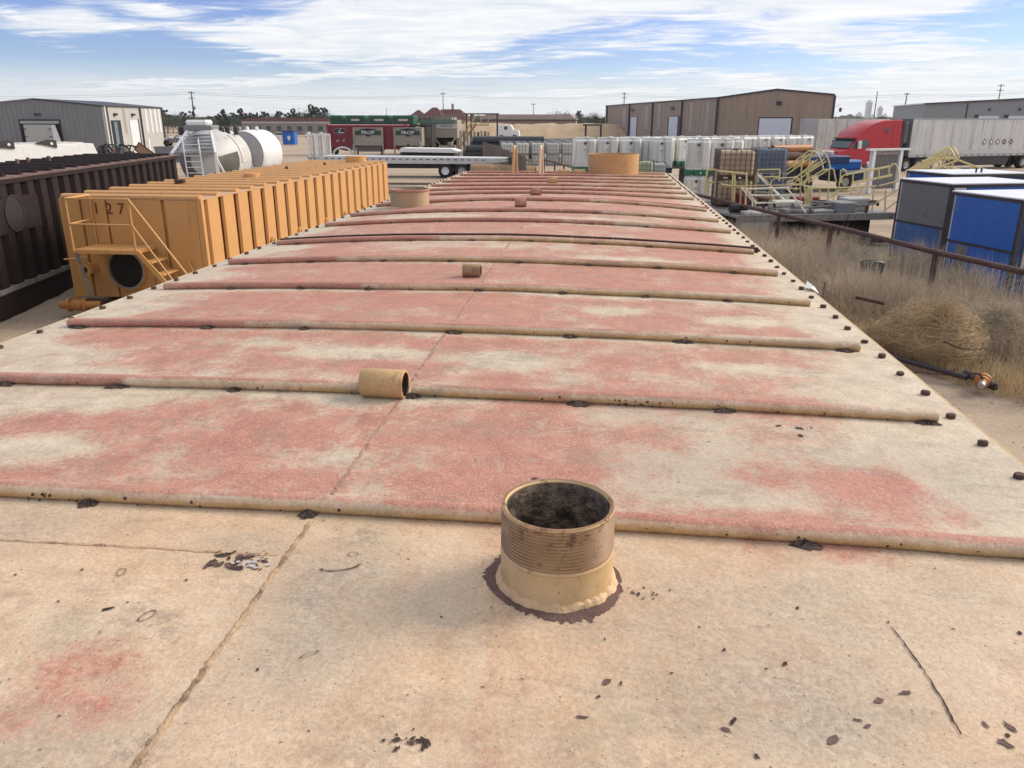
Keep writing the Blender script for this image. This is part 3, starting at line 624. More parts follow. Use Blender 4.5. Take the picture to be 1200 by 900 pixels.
# chip outlines (flakes lifting round a cream centre) and rib pinholes
def ringchip(x, y, rx, ry, a0, arc=(0, 2*math.pi)):
    vs = []; fs = []; n = 20
    for k in range(n+1):
        a = arc[0]+(arc[1]-arc[0])*k/n
        for f in (1.0, 1.0+.22*rnd.uniform(.5,1.3)):
            dx, dy = rx*f*math.cos(a), ry*f*math.sin(a); X = x+dx*math.cos(a0)-dy*math.sin(a0); Yp = y+dx*math.sin(a0)+dy*math.cos(a0); vs.append((X, Yp, float(roofz(X, Yp))+.0018))
    for k in range(n): fs.append((2*k,2*k+1,2*k+3,2*k+2))
    return vs, fs
for a in ((-.41,1.17,.008,.006,.2),(-.78,1.07,.006,.010,.3),(-.67,.96,.007,.014,-.3),(-.39,.9,.012,.003,.7),(-.42,1.13,.030,.012,.35,(3.2,6.2))):
    MB().add(*ringchip(*a)).build('flake_outline', m_stain, tank, True)
pin = MB()
for i in range(6):
    for _ in range(46 if i < 2 else 22):
        x = rnd.uniform(XL+.15, XR-.1); 
        if i == 1 and rnd.random() < .5: x = rnd.uniform(0, .22)
        if i == 0 and rnd.random() < .4: x = rnd.choice((rnd.uniform(-.95,-.75), rnd.uniform(-1.15,-1.0), rnd.uniform(.2,.7)))
        zz = rnd.uniform(.006,.021); r = rnd.uniform(.0012,.0034); z = float(roofz(x, RIBY[i]))-.004+zz; yy = RIBY[i]-.0232
        pts = [(x+r*rnd.uniform(.7,1.4)*math.cos(a), yy+(.003 if zz > .016 else .0)*(math.sin(a)+0)*.5, z+r*math.sin(a)) for a in np.linspace(0, 5.4, 7)]
        pin.add(pts, [tuple(range(7))])
o = pin.build('rust_pinholes', m_rust, tank, True); o['kind'] = 'stuff'
scr = MB(); A = Vector((.462,1.07,0)); B = Vector((.47,.85,0)); prev = None
for k in range(30):
    P = A.lerp(B, k/29)+Vector((rnd.uniform(-.0015,.0015)+.006*math.sin(k*.1), 0, 0)); wd = rnd.uniform(.0006,.0016)
    cur = [(P.x-wd, P.y, float(roofz(P.x,P.y))+.0016), (P.x+wd, P.y, float(roofz(P.x,P.y))+.0016)]
    if prev: scr.add(prev+cur, [(0,1,3,2)])
    prev = cur
scr.build('scratch', m_rust, tank, True)
# bare patch where the seams meet: white filler chips
fm = MB()
for _ in range(14):
    x = -.575+rnd.gauss(0,.016); y = 1.118+rnd.gauss(0,.009); r = rnd.uniform(.003,.007); pts = []
    for k in range(6): a = k*math.pi/3; pts.append((x+r*rnd.uniform(.6,1.3)*math.cos(a), y+r*rnd.uniform(.5,1)*math.sin(a), float(roofz(x,y))+.0026))
    fm.add(pts, [tuple(range(6))])
fm.build('filler_flakes', mat('filler_grey', (.45,.40,.38), .8, 0, .2, 20, 0), tank, True)
# rag caught on the roof edge
rg = MB(); rg.add([(.945,3.70,3.27),(.985,3.69,3.275),(1.0,3.65,3.25),(.955,3.64,3.28),(.965,3.75,3.29),(.99,3.71,3.27)], [(0,1,3),(1,2,3),(0,4,1),(4,5,1),(1,5,2)])
tag(rg.build('rag', m_paper), 'small scrap of white rag caught on the roof edge above the weeds', 'rag')
# ================================================================ LEFT: orange tank, brown tank
OXa, OXb, OYa, OYb, OZ = -11.9, -8.62, 16.5, 32.1, 2.36
ot = thing('frac_tank', 'bright orange steel tank numbered 127 with a side stair on its near end', 'tank', ((OXa+OXb)/2, OYa, 0))
MB().box(OXa+.12, OXb-.12, OYa+.08, OYb-.08, .15, OZ-.03).build('shell', m_orange, ot, True)
rf_ = MB(); rf_.box(OXa, OXb, OYa, OYb, OZ-.03, OZ); rf_.build('roof_plate', m_orange2, ot, True)
ep = MB().prism([(-.57,-.05),(.57,-.05),(.50,.0),(-.50,.0)], 0, 1, 'Z')
# near end wall: flat sheets with two shallow folds
for (a, b_) in ((OXa+.04, OXa+.44), (OXa+.50, OXa+1.05), (OXa+1.09, OXa+2.35), (OXa+2.43, OXb-.13)):
    q = MB().box(a, b_, OYa, OYa+.08, .15, OZ-.035); q.build('end_panel', m_orange, ot, True, bevel=.012)
MB().box(OXb-.12, OXb, OYa, OYa+.12, .1, OZ-.031).build('corner_post', m_orange, ot, True)
MB().box(OXa-.03, OXa+.04, OYa, OYa+.12, .1, OZ-.031).build('corner_post', m_orange, ot, True)
sp_ = MB(); sp_.prism([(-.30,-.06),(.30,-.06),(.27,.0),(-.27,.0)], .14, OZ-.032, 'Z')
q0 = sp_.build('side_panel', m_orange, ot)
L_ = OYb-OYa; nP = 20; stp = (L_-.2)/nP; cxo = (OXa+OXb)/2
q0.location = (OXb-cxo, .16+stp/2, 0); q0.rotation_euler = (0,0,-math.pi/2); q0.scale = (stp/.80, 1, 1)
for k in range(nP):
    if k: 
        o = shared(q0, ot, (OXb-cxo, .16+stp*(k+.5), 0), -math.pi/2)
    o = shared(q0, ot, (OXa-cxo, .16+stp*(k+.5), 0), math.pi/2)
q0.rotation_euler = (0,0,-math.pi/2)
rb = MB(); rb.prism([(-.11,0),(-.10,.045),(-.05,.075),(.05,.075),(.10,.045),(.11,0)], -1.60, 1.60, 'X')
r0 = rb.build('rib', m_orange, ot)
r0.location = (0, .10, OZ+.001)
for k in range(1, 19): shared(r0, ot, (0, .10+.83*k+(.15 if k > 1 else 0), OZ+.001))
for (x, y, r, h) in ((-10.1, 22.5, .22, .16), (-9.6, 31.0, .40, .28)):
    MB().lathe([(1e-3,h),(r,h),(r,0)], 28, (x, y, OZ)).build('hatch_collar', m_orange, ot, True, smooth=40)
for (x, y) in ((-11.0, 19.9), (-10.4, 25.9), (-10.0, 28.5)): MB().cyl((x, y, OZ), .05, .16, 10).build('vent_stub', m_rustb, ot, True, smooth=40)
tb = MB(); tb.tube([(-10.95,19.9,OZ+.1),(-10.75,19.85,OZ+.12)], .05, 8); tb.build('vent_cap', m_rust, ot, True)
for yy in (20.05, 22.0, 24.3, 26.2, 28.3):
    MB().lathe([(.05,0),(.05,.06),(.12,.06),(.12,0)], 16, (OXb+.002, yy, .95), 'X').build('drain_boss', m_orange, ot, True, smooth=40)
    MB().lathe([(1e-3,.0),(.048,.0)], 12, (OXb+.03, yy, .95), 'X').build('drain_hole', m_dark, ot, True)
# number 127
for ch, x in (('1', -11.06), ('2', -10.76), ('7', -10.48)):
    text(ch, .34, 'digit', m_redno, ot, Matrix.Translation((x-cxo, -.008, 2.12)) @ FACE_Y)
# round manway
MX, MZ = -10.53, .80
mw = MB().lathe([(.42,0),(.46,.0),(.46,-.10),(.42,-.10)], 44, (MX, OYa, MZ), 'Y', True).build('manway_ring', m_orange, ot, True, smooth=40)
MB().lathe([(1e-3,-.02),(.43,-.02)], 40, (MX, OYa, MZ), 'Y').build('manway_opening', m_dark, ot, True)
MB().lathe([(.40,-.115),(.435,-.115),(.435,-.09),(.40,-.09)], 40, (MX, OYa, MZ), 'Y', True).build('manway_gasket', m_steel, ot, True, smooth=40)
# side stair with platform on the near end
py0, py1 = OYa-.85, OYa-.04
pz = 1.36; xL_, xR_ = -11.16, -9.76
def pl(name, pts, r, m=m_orange, n=8, par=ot): return MB().tube(pts, r, n).build(name, m, par, True, smooth=50)
MB().box(xL_, xR_, py0, py1, pz-.09, pz).build('platform', m_orange, ot, True, bevel=.01)
for y in (py0, py1):
    pl('handrail', [(xL_, y, pz-.05), (xL_, y, pz+1.06), (xR_, y, pz+1.06), (-8.62, y, .78), (-8.62, y, .60)] if y == py0 else [(xL_, y, pz), (xL_, y, pz+1.06)], .024)
pl('handrail', [(xL_, py0, pz+1.06), (xL_, py1, pz+1.06)], .024)
pl('mid_rail', [(xL_, py0, pz+.53), (xR_, py0, pz+.53), (-8.80, py0, .40)], .020); pl('mid_rail', [(xL_, py0, pz+.53), (xL_, py1, pz+.55)], .020)
pl('rail_post', [(xR_, py0, pz), (xR_, py0, pz+1.05)], .024)
for y in (py0, py0+.68):
    MB().bar((xR_+.02-(.0 if y == py0 else .25), y, pz-.02), (-8.42, y, -.25), .03, .10).build('stringer', m_orange, ot, True)
for k in range(1, 6):
    f = k/6.2; x = xR_+(-8.42-xR_)*f; z = pz+(-.25-pz)*f
    MB().box(x-.13, x+.10, py0+.02, py0+.66, z-.015, z+.015).build('tread', m_orange, ot, True)
for x in (xL_+.03,): MB().bar((x, py0+.03, pz-.09), (x+.12, py0+.2, .0), .05).build('platform_leg', m_greybar, ot, True)
# small valve with handle on the face
MB().lathe([(.07,0),(.13,0),(.13,-.28),(.15,-.28),(.15,-.34),(.07,-.34)], 20, (-11.35, OYa, .82), 'Y').build('side_valve', m_orange, ot, True, smooth=40)
MB().lathe([(1e-3,-.33),(.07,-.33)], 16, (-11.35, OYa, .82), 'Y').build('valve_bore', m_dark, ot, True)
pl('valve_handle', [(-11.75, OYa-.4, 1.06), (-11.25, OYa-.3, 1.09)], .022); 
pl('end_brace', [(-9.05, OYa-.05, 1.05), (-8.8, OYa-.2, .45)], .02)
# orange valve lying on the ground by the tank end
v = thing('pipe_valve', 'orange flanged pipe valve lying on the ground at the near corner of the orange tank', 'valve', (-11.25, 15.6, 0), R_(8)); v.scale = (.68,.68,.68)
MB().lathe([(.10,-.55),(.13,-.55),(.13,-.30),(.22,-.30),(.22,-.22),(.15,-.2),(.19,-.06),(.19,.10),(.15,.18),(.21,.2),(.21,.27),(.12,.28),(.115,.75)], 22, (0,0,.24), 'X').build('valve_body', m_valve, v, smooth=35)
MB().lathe([(1e-3,-.53),(.11,-.53)], 16, (0,0,.24), 'X').build('valve_bore', m_dark, v)
MB().tube([(0,0,.4),(0,-.02,.52),(.25,-.05,.55)], .035, 8).build('valve_stem', m_valve, v, smooth=50)
MB().tube([(.3,.02,.42),(.85,.05,.40)], .045, 8).build('lever', m_rust, v, smooth=50)
for k in range(8):
    a = k*math.pi/4; MB().cyl((-.32, .18*math.cos(a), .24+.18*math.sin(a)), .022, .12, 6, 'X').build('flange_bolt', m_rustb, v)
MB().lathe([(.07,-.12),(.14,-.1),(.14,.08),(.07,.1)], 18, (.95,-.1,.16), 'X').build('hose_coupling', m_black, v, smooth=40)

# ---- dark brown tank: long corrugated flank, turned about eleven degrees
bt = thing('frac_tank', 'very dark brown corrugated steel tank at the left edge beside the orange tank', 'tank', (-12.78, 15.75, 0), R_(11.0))
BH = 2.80; ya, yb = -8.5, 12.1; BW = 3.0                   # local: +Y along the tank, flank at x=0, body to -x
MB().box(-BW, -.14, ya+.1, yb-.1, .55, BH-.04).build('shell', m_brown, bt)
MB().box(-BW-.02, .02, ya, yb, BH-.04, BH).build('roof_plate', m_brown2, bt)
MB().box(-.03, .03, ya, yb, BH-.14, BH-.041).build('top_rail', m_brown, bt)
MB().box(-.20, .04, ya, yb, .42, .52).build('bottom_flange', m_greybar, bt)
MB().box(-.10, .0, ya, yb, -.1, .42).build('skid_beam', m_brown, bt)
MB().box(-BW, -BW+.12, ya, yb, -.1, .42).build('skid_beam', m_brown, bt)
cp_ = MB().prism([(-.24,-.15),(.24,-.15),(.14,.0),(-.14,.0)], .52, BH-.14, 'Z'); c0 = cp_.build('corrugation', m_brown, bt)
cs = MB().prism([(-.24,-.15),(.24,-.15),(.14,.0),(-.14,.0)], .52, 1.62, 'Z'); ct = MB().prism([(-.24,-.15),(.24,-.15),(.14,.0),(-.14,.0)], 2.36, BH-.14, 'Z')
s0 = cs.build('corrugation', m_brown, bt); t0 = ct.build('corrugation', m_brown, bt); f0 = fs0 = True
k = 0; y = ya+.4
while y < yb-.2:
    if -.9 < y < 1.35:
        o = s0 if fs0 else shared(s0, bt); o.location = (0,y,0); o.rotation_euler = (0,0,-math.pi/2)
        o = t0 if fs0 else shared(t0, bt); o.location = (0,y,0); o.rotation_euler = (0,0,-math.pi/2); fs0 = False
    else:
        o = c0 if f0 else shared(c0, bt); o.location = (0,y,0); o.rotation_euler = (0,0,-math.pi/2); f0 = False
    y += .60
MB().box(-.14, .012, -1.2, 1.7, 1.62, 2.36).build('hatch_panel', m_brown, bt, bevel=.01)
MB().lathe([(1e-3,.0),(.37,.0),(.385,-.02)], 40, (.02, .55, 2.02), 'X').build('round_cover', mat('brown_cover', (.022,.015,.014), .7, 0, .3, 4, .2), bt, smooth=40)
MB().lathe([(.37,.0),(.40,.0),(.40,.02),(.37,.02)], 40, (.015, .55, 2.02), 'X', True).build('cover_rim', m_trim, bt, smooth=40)
rb = MB(); rb.prism([(-.09,0),(-.06,.06),(.06,.06),(.09,0)], -BW+.05, -.1, 'X'); r1_ = rb.build('rib', m_brown, bt)
r1_.location = (0, ya+.5, BH+.001); k = 1
while ya+.5+k*.72 < yb: shared(r1_, bt, (0, ya+.5+k*.72, BH+.001)); k += 1
for (x, y) in ((-2.4, 4.2), (-2.1, 5.3), (-2.3, 6.3), (-2.0, 6.9), (-2.2, 7.3)): MB().cyl((x, y, BH), .05, .16, 8).build('vent_stub', m_brown2, bt)

# ---- white box trailer behind the brown tank
wb = thing('box_trailer', 'white box trailer with two black wedges on its roof behind the dark brown tank', 'trailer', (-26.9, 41.4, 0), R_(14))
MB().prism([(-14,0.5),(0,0.5),(.15,2.0),(-.12,2.78),(-.3,2.80),(-14,2.80)], -1.1, 1.1, 'Y').build('body', m_white, wb, bevel=.03)
wb.rotation_euler = (0,0,R_(62+0)); 
wb.location = (-27.3, 40.6, 0)
for x in (-2.0, -4.0):
    MB().prism([(x-(1.0 if x > -3 else 2.6),2.86),(x,2.62),(x,2.98),(x-.4,3.02)], -1.16, -1.0, 'Y').build('roof_wedge', m_trim, wb)
    MB().cyl((x-.25, -1.18, 2.83), .07, .02, 10, 'Y').build('marker_lamp', m_white, wb)
MB().box(-13.8, -.5, -.9, .9, 2.801, 2.86).build('roof_sheet', m_offw, wb)
for x in (-11.5, -10.4):
    for s in (-1, 1):
        wh = MB().lathe([(.2,-.12),(.45,-.12),(.5,-.06),(.5,.06),(.45,.12),(.2,.12)], 20, (x, s*1.02, .5), 'Y').build('wheel', m_tyre, wb, smooth=40)
        MB().lathe([(1e-3,-.10),(.21,-.10),(.21,.10),(1e-3,.10)], 16, (x, s*1.02, .5), 'Y').build('hub', m_hub, wh, smooth=40)

# ---- grey metal shed far left
gs = thing('metal_shed', 'grey sheet metal workshop with a gable end and open roll up door', 'building', (-54.3, 84.8, 0), R_(7.3))
# local: x<0 along the gable front, y>0 along the side wall
E5, RZ, HW, DL = 5.3, 5.98, 7.3, 15.8
MB().prism([(0,0),(0,E5),(-HW,RZ),(-2*HW,E5),(-2*HW,0)], 0, .2, 'Y').build('gable_wall', m_grey, gs)  # darker gable and lighter side walls put shade and sunlight into the sheet colour
MB().box(-.2, -.0, .2, DL, 0, E5-.02).build('side_wall', m_ltgrey, gs)
MB().box(-2*HW, -2*HW+.2, .2, DL, 0, E5-.02).build('side_wall', m_ltgrey, gs)
MB().prism([(0,0),(0,E5),(-HW,RZ),(-2*HW,E5),(-2*HW,0)], DL, DL+.2, 'Y').build('gable_wall', m_ltgrey, gs)
for s in (0, 1):
    x0 = .15 if s == 0 else -2*HW-.15
    MB().prism([(x0,E5-.02),(-HW,RZ+.0),(-HW,RZ+.12),(x0,E5+.10)], -.12, DL+.3, 'Y').build('roof', m_trim if s == 0 else m_grey, gs)
for k in range(29):
    x = -.25-k*.5; zt = E5+ (RZ-E5)*(1-abs(x+HW)/HW)-.1
    MB().box(x-.02, x+.02, -.03, 0, .1, zt).build('wall_seam', m_grey, gs)
# roll-up door in the gable
MB().box(-9.0, -4.85, -.04, -.005, 0, 3.78).build('door_opening', m_dark, gs)
fr = MB(); fr.box(-9.15, -9.0, -.09, 0, 0, 3.9); fr.build('door_jamb', m_trim, gs); MB().box(-4.85, -4.7, -.09, 0, 0, 3.9).build('door_jamb', m_trim, gs); MB().box(-9.15, -4.7, -.12, 0, 3.78, 3.95).build('door_head', m_trim, gs)
MB().box(-9.0, -4.85, -.10, -.045, 3.50, 3.78).build('rolled_curtain', m_ltgrey, gs)
MB().box(-7.4, -6.7, -.15, 0, 4.35, 4.55).build('wall_lamp', m_trim, gs)
tl = thing('trailer_door', 'pale panelled truck rear standing inside the open roll up door of the grey shed', 'truck', (-61.1, 83.2, 0), R_(7.3))
MB().box(-1.45, 1.45, 0, .3, .4, 3.40).build('rear_panel', m_ltgrey, tl, bevel=.03); MB().prism([(1.48,.4),(2.5,.4),(1.85,3.38),(1.48,3.38)], .1, .25, 'Y').build('side_flap', m_white, tl)
for z in (1.2, 2.1, 2.9):
    for x in (-1.4, 1.3): MB().box(x-.12, x+.22, -.05, 0, z, z+.08).build('hinge', m_trim, tl)
# side wall details (x=0 plane, facing +x)
MB().tube([(.1,.35,0),(.1,.35,E5)], .09, 6).build('downspout', m_wprint, gs)
MB().tube([(.1,.95,0),(.1,.95,E5)], .07, 6).build('downspout', m_trim, gs)
MB().box(.0, .05, 1.6, 3.9, 0, 3.85).build('door_opening', m_dark, gs); MB().box(.05, .10, 2.1, 2.9, 0, 3.7).build('door_leaf', m_slate, gs)
MB().box(.0, .06, 6.2, 8.4, .2, 3.85).build('white_door', m_door, gs)
MB().box(0, .09, 8.4, 8.65, .1, 3.95).build('door_jamb', m_trim, gs)
for y in (2.7, 7.2): MB().box(0, .3, y-.25, y+.25, 4.35, 4.6).build('wall_lamp', m_trim, gs)
MB().tube([(.1,9.3,0),(.1,9.3,E5)], .10, 6).build('downspout', m_trim, gs); MB().tube([(.1,15.7,0),(.1,15.7,E5)], .10, 6).build('downspout', m_trim, gs)
for y in (5.1, 11.0, 12.4, 13.7, 14.9): MB().box(0, .03, y-.25, y+.25, 2.4, 5.2).build('skylight_strip', m_door if y > 6 else m_transl, gs)
MB().box(.0, .06, 10.6, 11.0, 0, 1.7).build('leaning_sheet', m_white, gs)
# clutter beside the shed
jk = thing('scrap_pile', 'heap of dark scrap and hoses beside the dark doorway of the grey shed', 'scrap', (-47.5, 75.5, 0))
for k in range(16):
    a = rnd.uniform(0, 6); x, y = 1.9*math.cos(a)*rnd.random(), .8*math.sin(a); r = rnd.uniform(.3,.7)
    MB().tube([(x+r*math.cos(q), y+.1*q, .9+r*math.sin(q)*.9+rnd.uniform(0,.25)) for q in np.linspace(0, 5.5, 9)], .07, 5).build('hose_loop', m_black if k % 3 else m_greybar, jk, smooth=50)
for k in range(7):
    x = rnd.uniform(-1.8,1.8); MB().cbox(x-.45, x+.45, -.3, .4, 0, rnd.uniform(.6,1.25), .1).build('scrap_box', rnd.choice((m_trim, m_grey, m_rustb)), jk)
fb = thing('tabletop_frame', 'brown framed panel leaning beside the scrap heap in front of the grey shed', 'panel', (-44.3, 75.0, -.35), R_(5)); fb.scale = (.72,.72,.72)
M45 = Matrix.Rotation(R_(38), 4, 'Y')
for nm, bx_, mm in (('panel', (-1.5,1.5,-.05,.05,-.02,1.0), m_tarp), ('frame_bar', (-1.6,1.6,-.08,.08,1.0,1.15), m_rustb), ('frame_bar', (-1.6,1.6,-.08,.08,-.15,-.02), m_rustb), ('frame_bar', (-1.65,-1.5,-.09,.09,-.15,1.15), m_rustb), ('frame_bar', (1.5,1.65,-.09,.09,-.15,1.15), m_rustb)):
    q = MB().box(*bx_); q.v = [tuple(M45 @ Vector(a)+Vector((0,0,1.2))) for a in q.v]; q.build(nm, mm, fb)
db = thing('dumpster', 'low grey steel bin with small tanks on it to the right of the leaning panel', 'container', (-41.0, 76.5, 0), R_(6))
MB().prism([(-2.4,0),(2.4,0),(2.6,1.35),(-2.6,1.35)], -.9, .9, 'Y').build('bin_body', m_grey, db); MB().box(-2.65, 2.65, -.95, .95, 1.35, 1.45).build('bin_rim', m_grey, db)
qb = thing('quad_bike', 'grey and white quad bike parked on top of the low grey bin', 'quad bike', (-41.9, 76.5, 1.46), R_(10))
MB().prism([(-.9,.35),(-.5,.7),(0,.75),(.4,1.1),(.65,.8),(.95,.6),(.9,.35)], -.3, .3, 'Y').build('body', m_grey, qb, bevel=.03)
MB().prism([(-.9,.62),(-.3,.82),(-.3,.9),(-.9,.72)], -.45, .45, 'Y').build('fender', m_white, qb); MB().prism([(.3,.8),(.95,.66),(.95,.74),(.35,.9)], -.45, .45, 'Y').build('fender', m_white, qb)
MB().tube([(.42,-.4,1.35),(.38,0,1.22),(.42,.4,1.35)], .03, 6).build('handlebar', m_black, qb, smooth=50)
for x in (-.65,.65):
    for y in (-.45,.45): MB().lathe([(.1,-.13),(.27,-.12),(.31,0),(.27,.12),(.1,.13)], 14, (x,y,.31), 'Y').build('wheel', m_tyre, qb, smooth=40)

# ---- two big white drums with ladders
ds = thing('storage_drum', 'grey round tank with a cone end, steps and ladder behind the orange tank', 'tank', (-28.2, 55.0, 0), R_(22))
DR = 1.85; cz = 1.65 
prof = [(.01,-.9),(.85,-.75),(1.75,.25),(DR,.5),(DR,3.2),(1.6,3.5),(.2,3.7)]
q = MB().lathe(prof, 40, (0,0,cz-.35), 'Y'); q.build('drum_shell', mat('drum_grey', (.50,.50,.48), .5, 0, .08, 1, .05, (.28,.26,.24), .2, 1), ds, smooth=25)
def halfcone(r0, y0, r1, y1, a0, a1, n=16):
    vs = []; fs = []
    for k in range(n+1):
        a = a0+(a1-a0)*k/n; vs += [(r0*math.cos(a), y0, cz-.35+r0*math.sin(a)), (r1*math.cos(a), y1, cz-.35+r1*math.sin(a))]
    for k in range(n): fs.append((2*k,2*k+1,2*k+3,2*k+2))
    return MB().add(vs, fs)
halfcone(.86,-.78,1.775,.22, math.pi-.3, 2*math.pi+.3).build('lower_cladding', mat('dark_olive_cladding', (.12,.115,.09), .7, 0, .15, 2, .1), ds, smooth=30)
halfcone(1.875,.5,1.875,2.6, -.1, .95).build('drum_band', m_offw, ds, smooth=30)
for x in (-1.75, .75):
    MB().bar((x, -1.15, 0), (x, -1.15, 1.75), .16).build('frame_leg', m_white, ds)
    MB().bar((x, -1.15, 1.75), (x*.55-.15, .3, 3.0), .14).build('frame_rafter', m_white, ds)
MB().bar((.75,-1.15,1.5), (1.3,-1.15,.2), .1).build('frame_brace', m_white, ds)
MB().bar((-1.75,-1.15,1.72), (.75,-1.15,1.72), .12).build('frame_beam', m_greybar, ds)
for k in range(6):
    f = k/6; MB().bar((-1.5+f*.6, -1.1+f*1.3, 1.85+f*1.15), (.55-f*.35, -1.1+f*1.3, 1.85+f*1.15), .22, .06).build('step', m_steel, ds)
for x in (-.95, -.05): MB().tube([(x,-1.3,.0),(x-.1,-1.2,2.6)], .04, 6).build('ladder_rail', m_white, ds)
for k in range(7): MB().bar((-.97,-1.29,.3+k*.33), (-.05,-1.29,.3+k*.33), .04).build('ladder_rung', m_white, ds)
MB().cbox(-1.2, .1, .3, 1.6, 3.35, 3.66, .12).build('top_box', m_white, ds)
MB().cbox(-1.35, .35, .3, 2.0, 3.0, 3.34, .08).build('top_saddle', m_grey, ds)
for (x, y) in ((.75,.8),(.95,1.4),(1.35,1.9),(-1.6,.7)): MB().cbox(x-.14, x+.14, y-.14, y+.14, 2.75, 3.25, .05).build('fitting', rnd.choice((m_trim, m_white)), ds)
ds.scale = (1.1,1.1,1.08); ds.location = (-26.0, 51.5, 0); ds.rotation_euler = (0,0,R_(12))
d2 = thing('storage_drum', 'white round drum with an A shaped brace, right of the cone ended tank', 'tank', (-26.2, 57.5, 0), R_(-8))
MB().lathe([(.05,.1),(1.5,.1),(1.55,.0),(1.6,.1),(1.65,.5),(1.65,2.5),(1.5,2.75),(.1,2.85)], 44, (0,0,1.6), 'Y').build('drum_shell', m_white, d2, smooth=28)
MB().lathe([(.05,.0),(1.49,.0),(1.49,.09)], 44, (0,0,1.6), 'Y').build('drum_face', mat('drum_face_grey', (.40,.39,.385), .5, 0, .08, 1.5, .05), d2, smooth=28)
MB().prism([(0,0),(.14,0),(.14,2.6),(0,2.6)], -.32, -.2, 'Y').build('brace_post', m_white, d2)
MB().bar((.1,-.26,2.5),(.9,-.26,0), .14).build('brace_strut', m_white, d2); MB().bar((.5,-.26,1.5),(.4,-.26,0), .12).build('brace_strut', m_white, d2)
for (x, y) in ((-.2,1.0),(.35,1.4)): MB().lathe([(.01,.3),(.12,.25),(.13,0)], 12, (x,y,3.2)).build('top_fitting', m_white, d2, smooth=50)
MB().cbox(1.6,2.1,.4,1.2,0,.6,.08).build('foot', m_white, d2)

# ---- rack of tall white posts and the aluminium flatbed
rk = thing('post_rack', 'bundle of tall white posts standing upright left of the maroon silo', 'rack', (-27.0, 76.0, 0), R_(3))
for k, x in enumerate((-1.15,-.75,-.35,0,.4,.75)):
    MB().box(x, x+.24, -.15+.1*(k%2), .15+.1*(k%2), 0, 2.85-.12*(k%3)).build('post', m_white if k % 2 == 0 else m_offw, rk, bevel=.02)
MB().box(-1.3, 1.1, -.22, -.16, 2.55, 2.7).build('rack_bar', m_white, rk); MB().box(-1.3, 1.1, -.22, -.16, .4, .55).build('rack_bar', m_steel, rk)
fb = thing('flatbed_trailer', 'long aluminium flatbed trailer with one dark wheel set parked beyond the orange tank', 'trailer', (-13.3, 58.6, 0), R_(.6))
FB0, FB1 = -7.2, 6.55
MB().prism([(FB0,.98),(FB0,1.45),(FB1-1.2,1.36),(FB1,1.30),(FB1,1.18),(FB1-1.5,.98)], -1.25, -1.19, 'Y').build('side_rail', m_alu, fb)
MB().prism([(FB0,.98),(FB0,1.45),(FB1-1.2,1.36),(FB1,1.30),(FB1,1.18),(FB1-1.5,.98)], 1.19, 1.25, 'Y').build('side_rail', m_alu, fb)
for k in range(28):
    x = FB0+.05+k*.487; MB().prism([(x,1.47-.09*k/28-.05),(x+.47,1.47-.09*k/28-.05),(x+.47,1.47-.09*k/28),(x,1.47-.09*k/28)], -1.24, 1.24, 'Y').build('deck_plank', m_alu, fb)
for k in range(24): MB().box(FB0+.4+k*.5, FB0+.62+k*.5, -1.275, -1.25, 1.28-.05*k/24, 1.34-.05*k/24).build('stake_pocket', m_trim, fb)
for y in (-.5,.4): MB().box(FB0, FB1-1.6, y, y+.1, .62, 1.0).build('main_beam', m_trim, fb)
for k in range(12): MB().box(FB0+.5+k*.9, FB0+.6+k*.9, -1.1, 1.1, .85, .97).build('cross_member', m_rust, fb)
for x in (3.25, 4.45) :
    for y in (-1.05, 1.05):
        wh = MB().lathe([(.28,-.2),(.48,-.19),(.52,-.12),(.52,.12),(.48,.19),(.28,.2)], 24, (x-1.2, y, .5), 'Y').build('wheel', m_tyre, fb, smooth=40)
        MB().lathe([(1e-3,-.10),(.12,-.12),(.15,-.08),(.27,-.17),(.29,-.19),(.29,.1),(1e-3,.1)], 20, (x-1.2, y, .5), 'Y').build('hub', m_white if x < 4 else m_hub, wh, smooth=30)
MB().box(3.9, 5.3, -1.0, 1.0, .55, .85).build('rear_box', m_black, fb)
MB().box(-4.6,-4.4,-.8,-.65,0,.9).build('landing_leg', m_steel, fb)
fb2 = thing('flatbed_trailer', 'short white flatbed bed lying behind the long aluminium trailer below the sign hopper', 'trailer', (-15.6, 72.0, 0))
MB().prism([(-2.6,1.25),(-2.2,1.6),(2.3,1.55),(2.9,1.35),(2.8,1.2)], -1.1, 1.1, 'Y').build('bed', m_white, fb2, bevel=.03); MB().box(-2.2,2.2,-.9,.9,.5,1.2).build('under_frame', m_black, fb2)
for x in (-1.6,-.6,1.2): MB().lathe([(.2,-.12),(.42,-.12),(.42,.12),(.2,.12)], 16, (x,-1.0,.42), 'Y').build('wheel', m_tyre, fb2, smooth=40)
# timber / pallets lying before the flatbed
for k, (x0, x1, y) in enumerate(((-15.3,-7.5,50.5),(-14.3,-7.2,47.8),(-14.0,-9.0,44.2))):
    q = MB().bar((x0,y,.10),(x1,y+.2,.10), .22, .14)
    tag(q.build('timber', m_wood if k != 1 else m_offw), ('long brown timber lying on the dirt nearest the flatbed trailer', 'long pale timber lying on the dirt between two darker ones', 'long dark pipe lying on the dirt closest to the roof of the foreground tank')[k], 'timber')
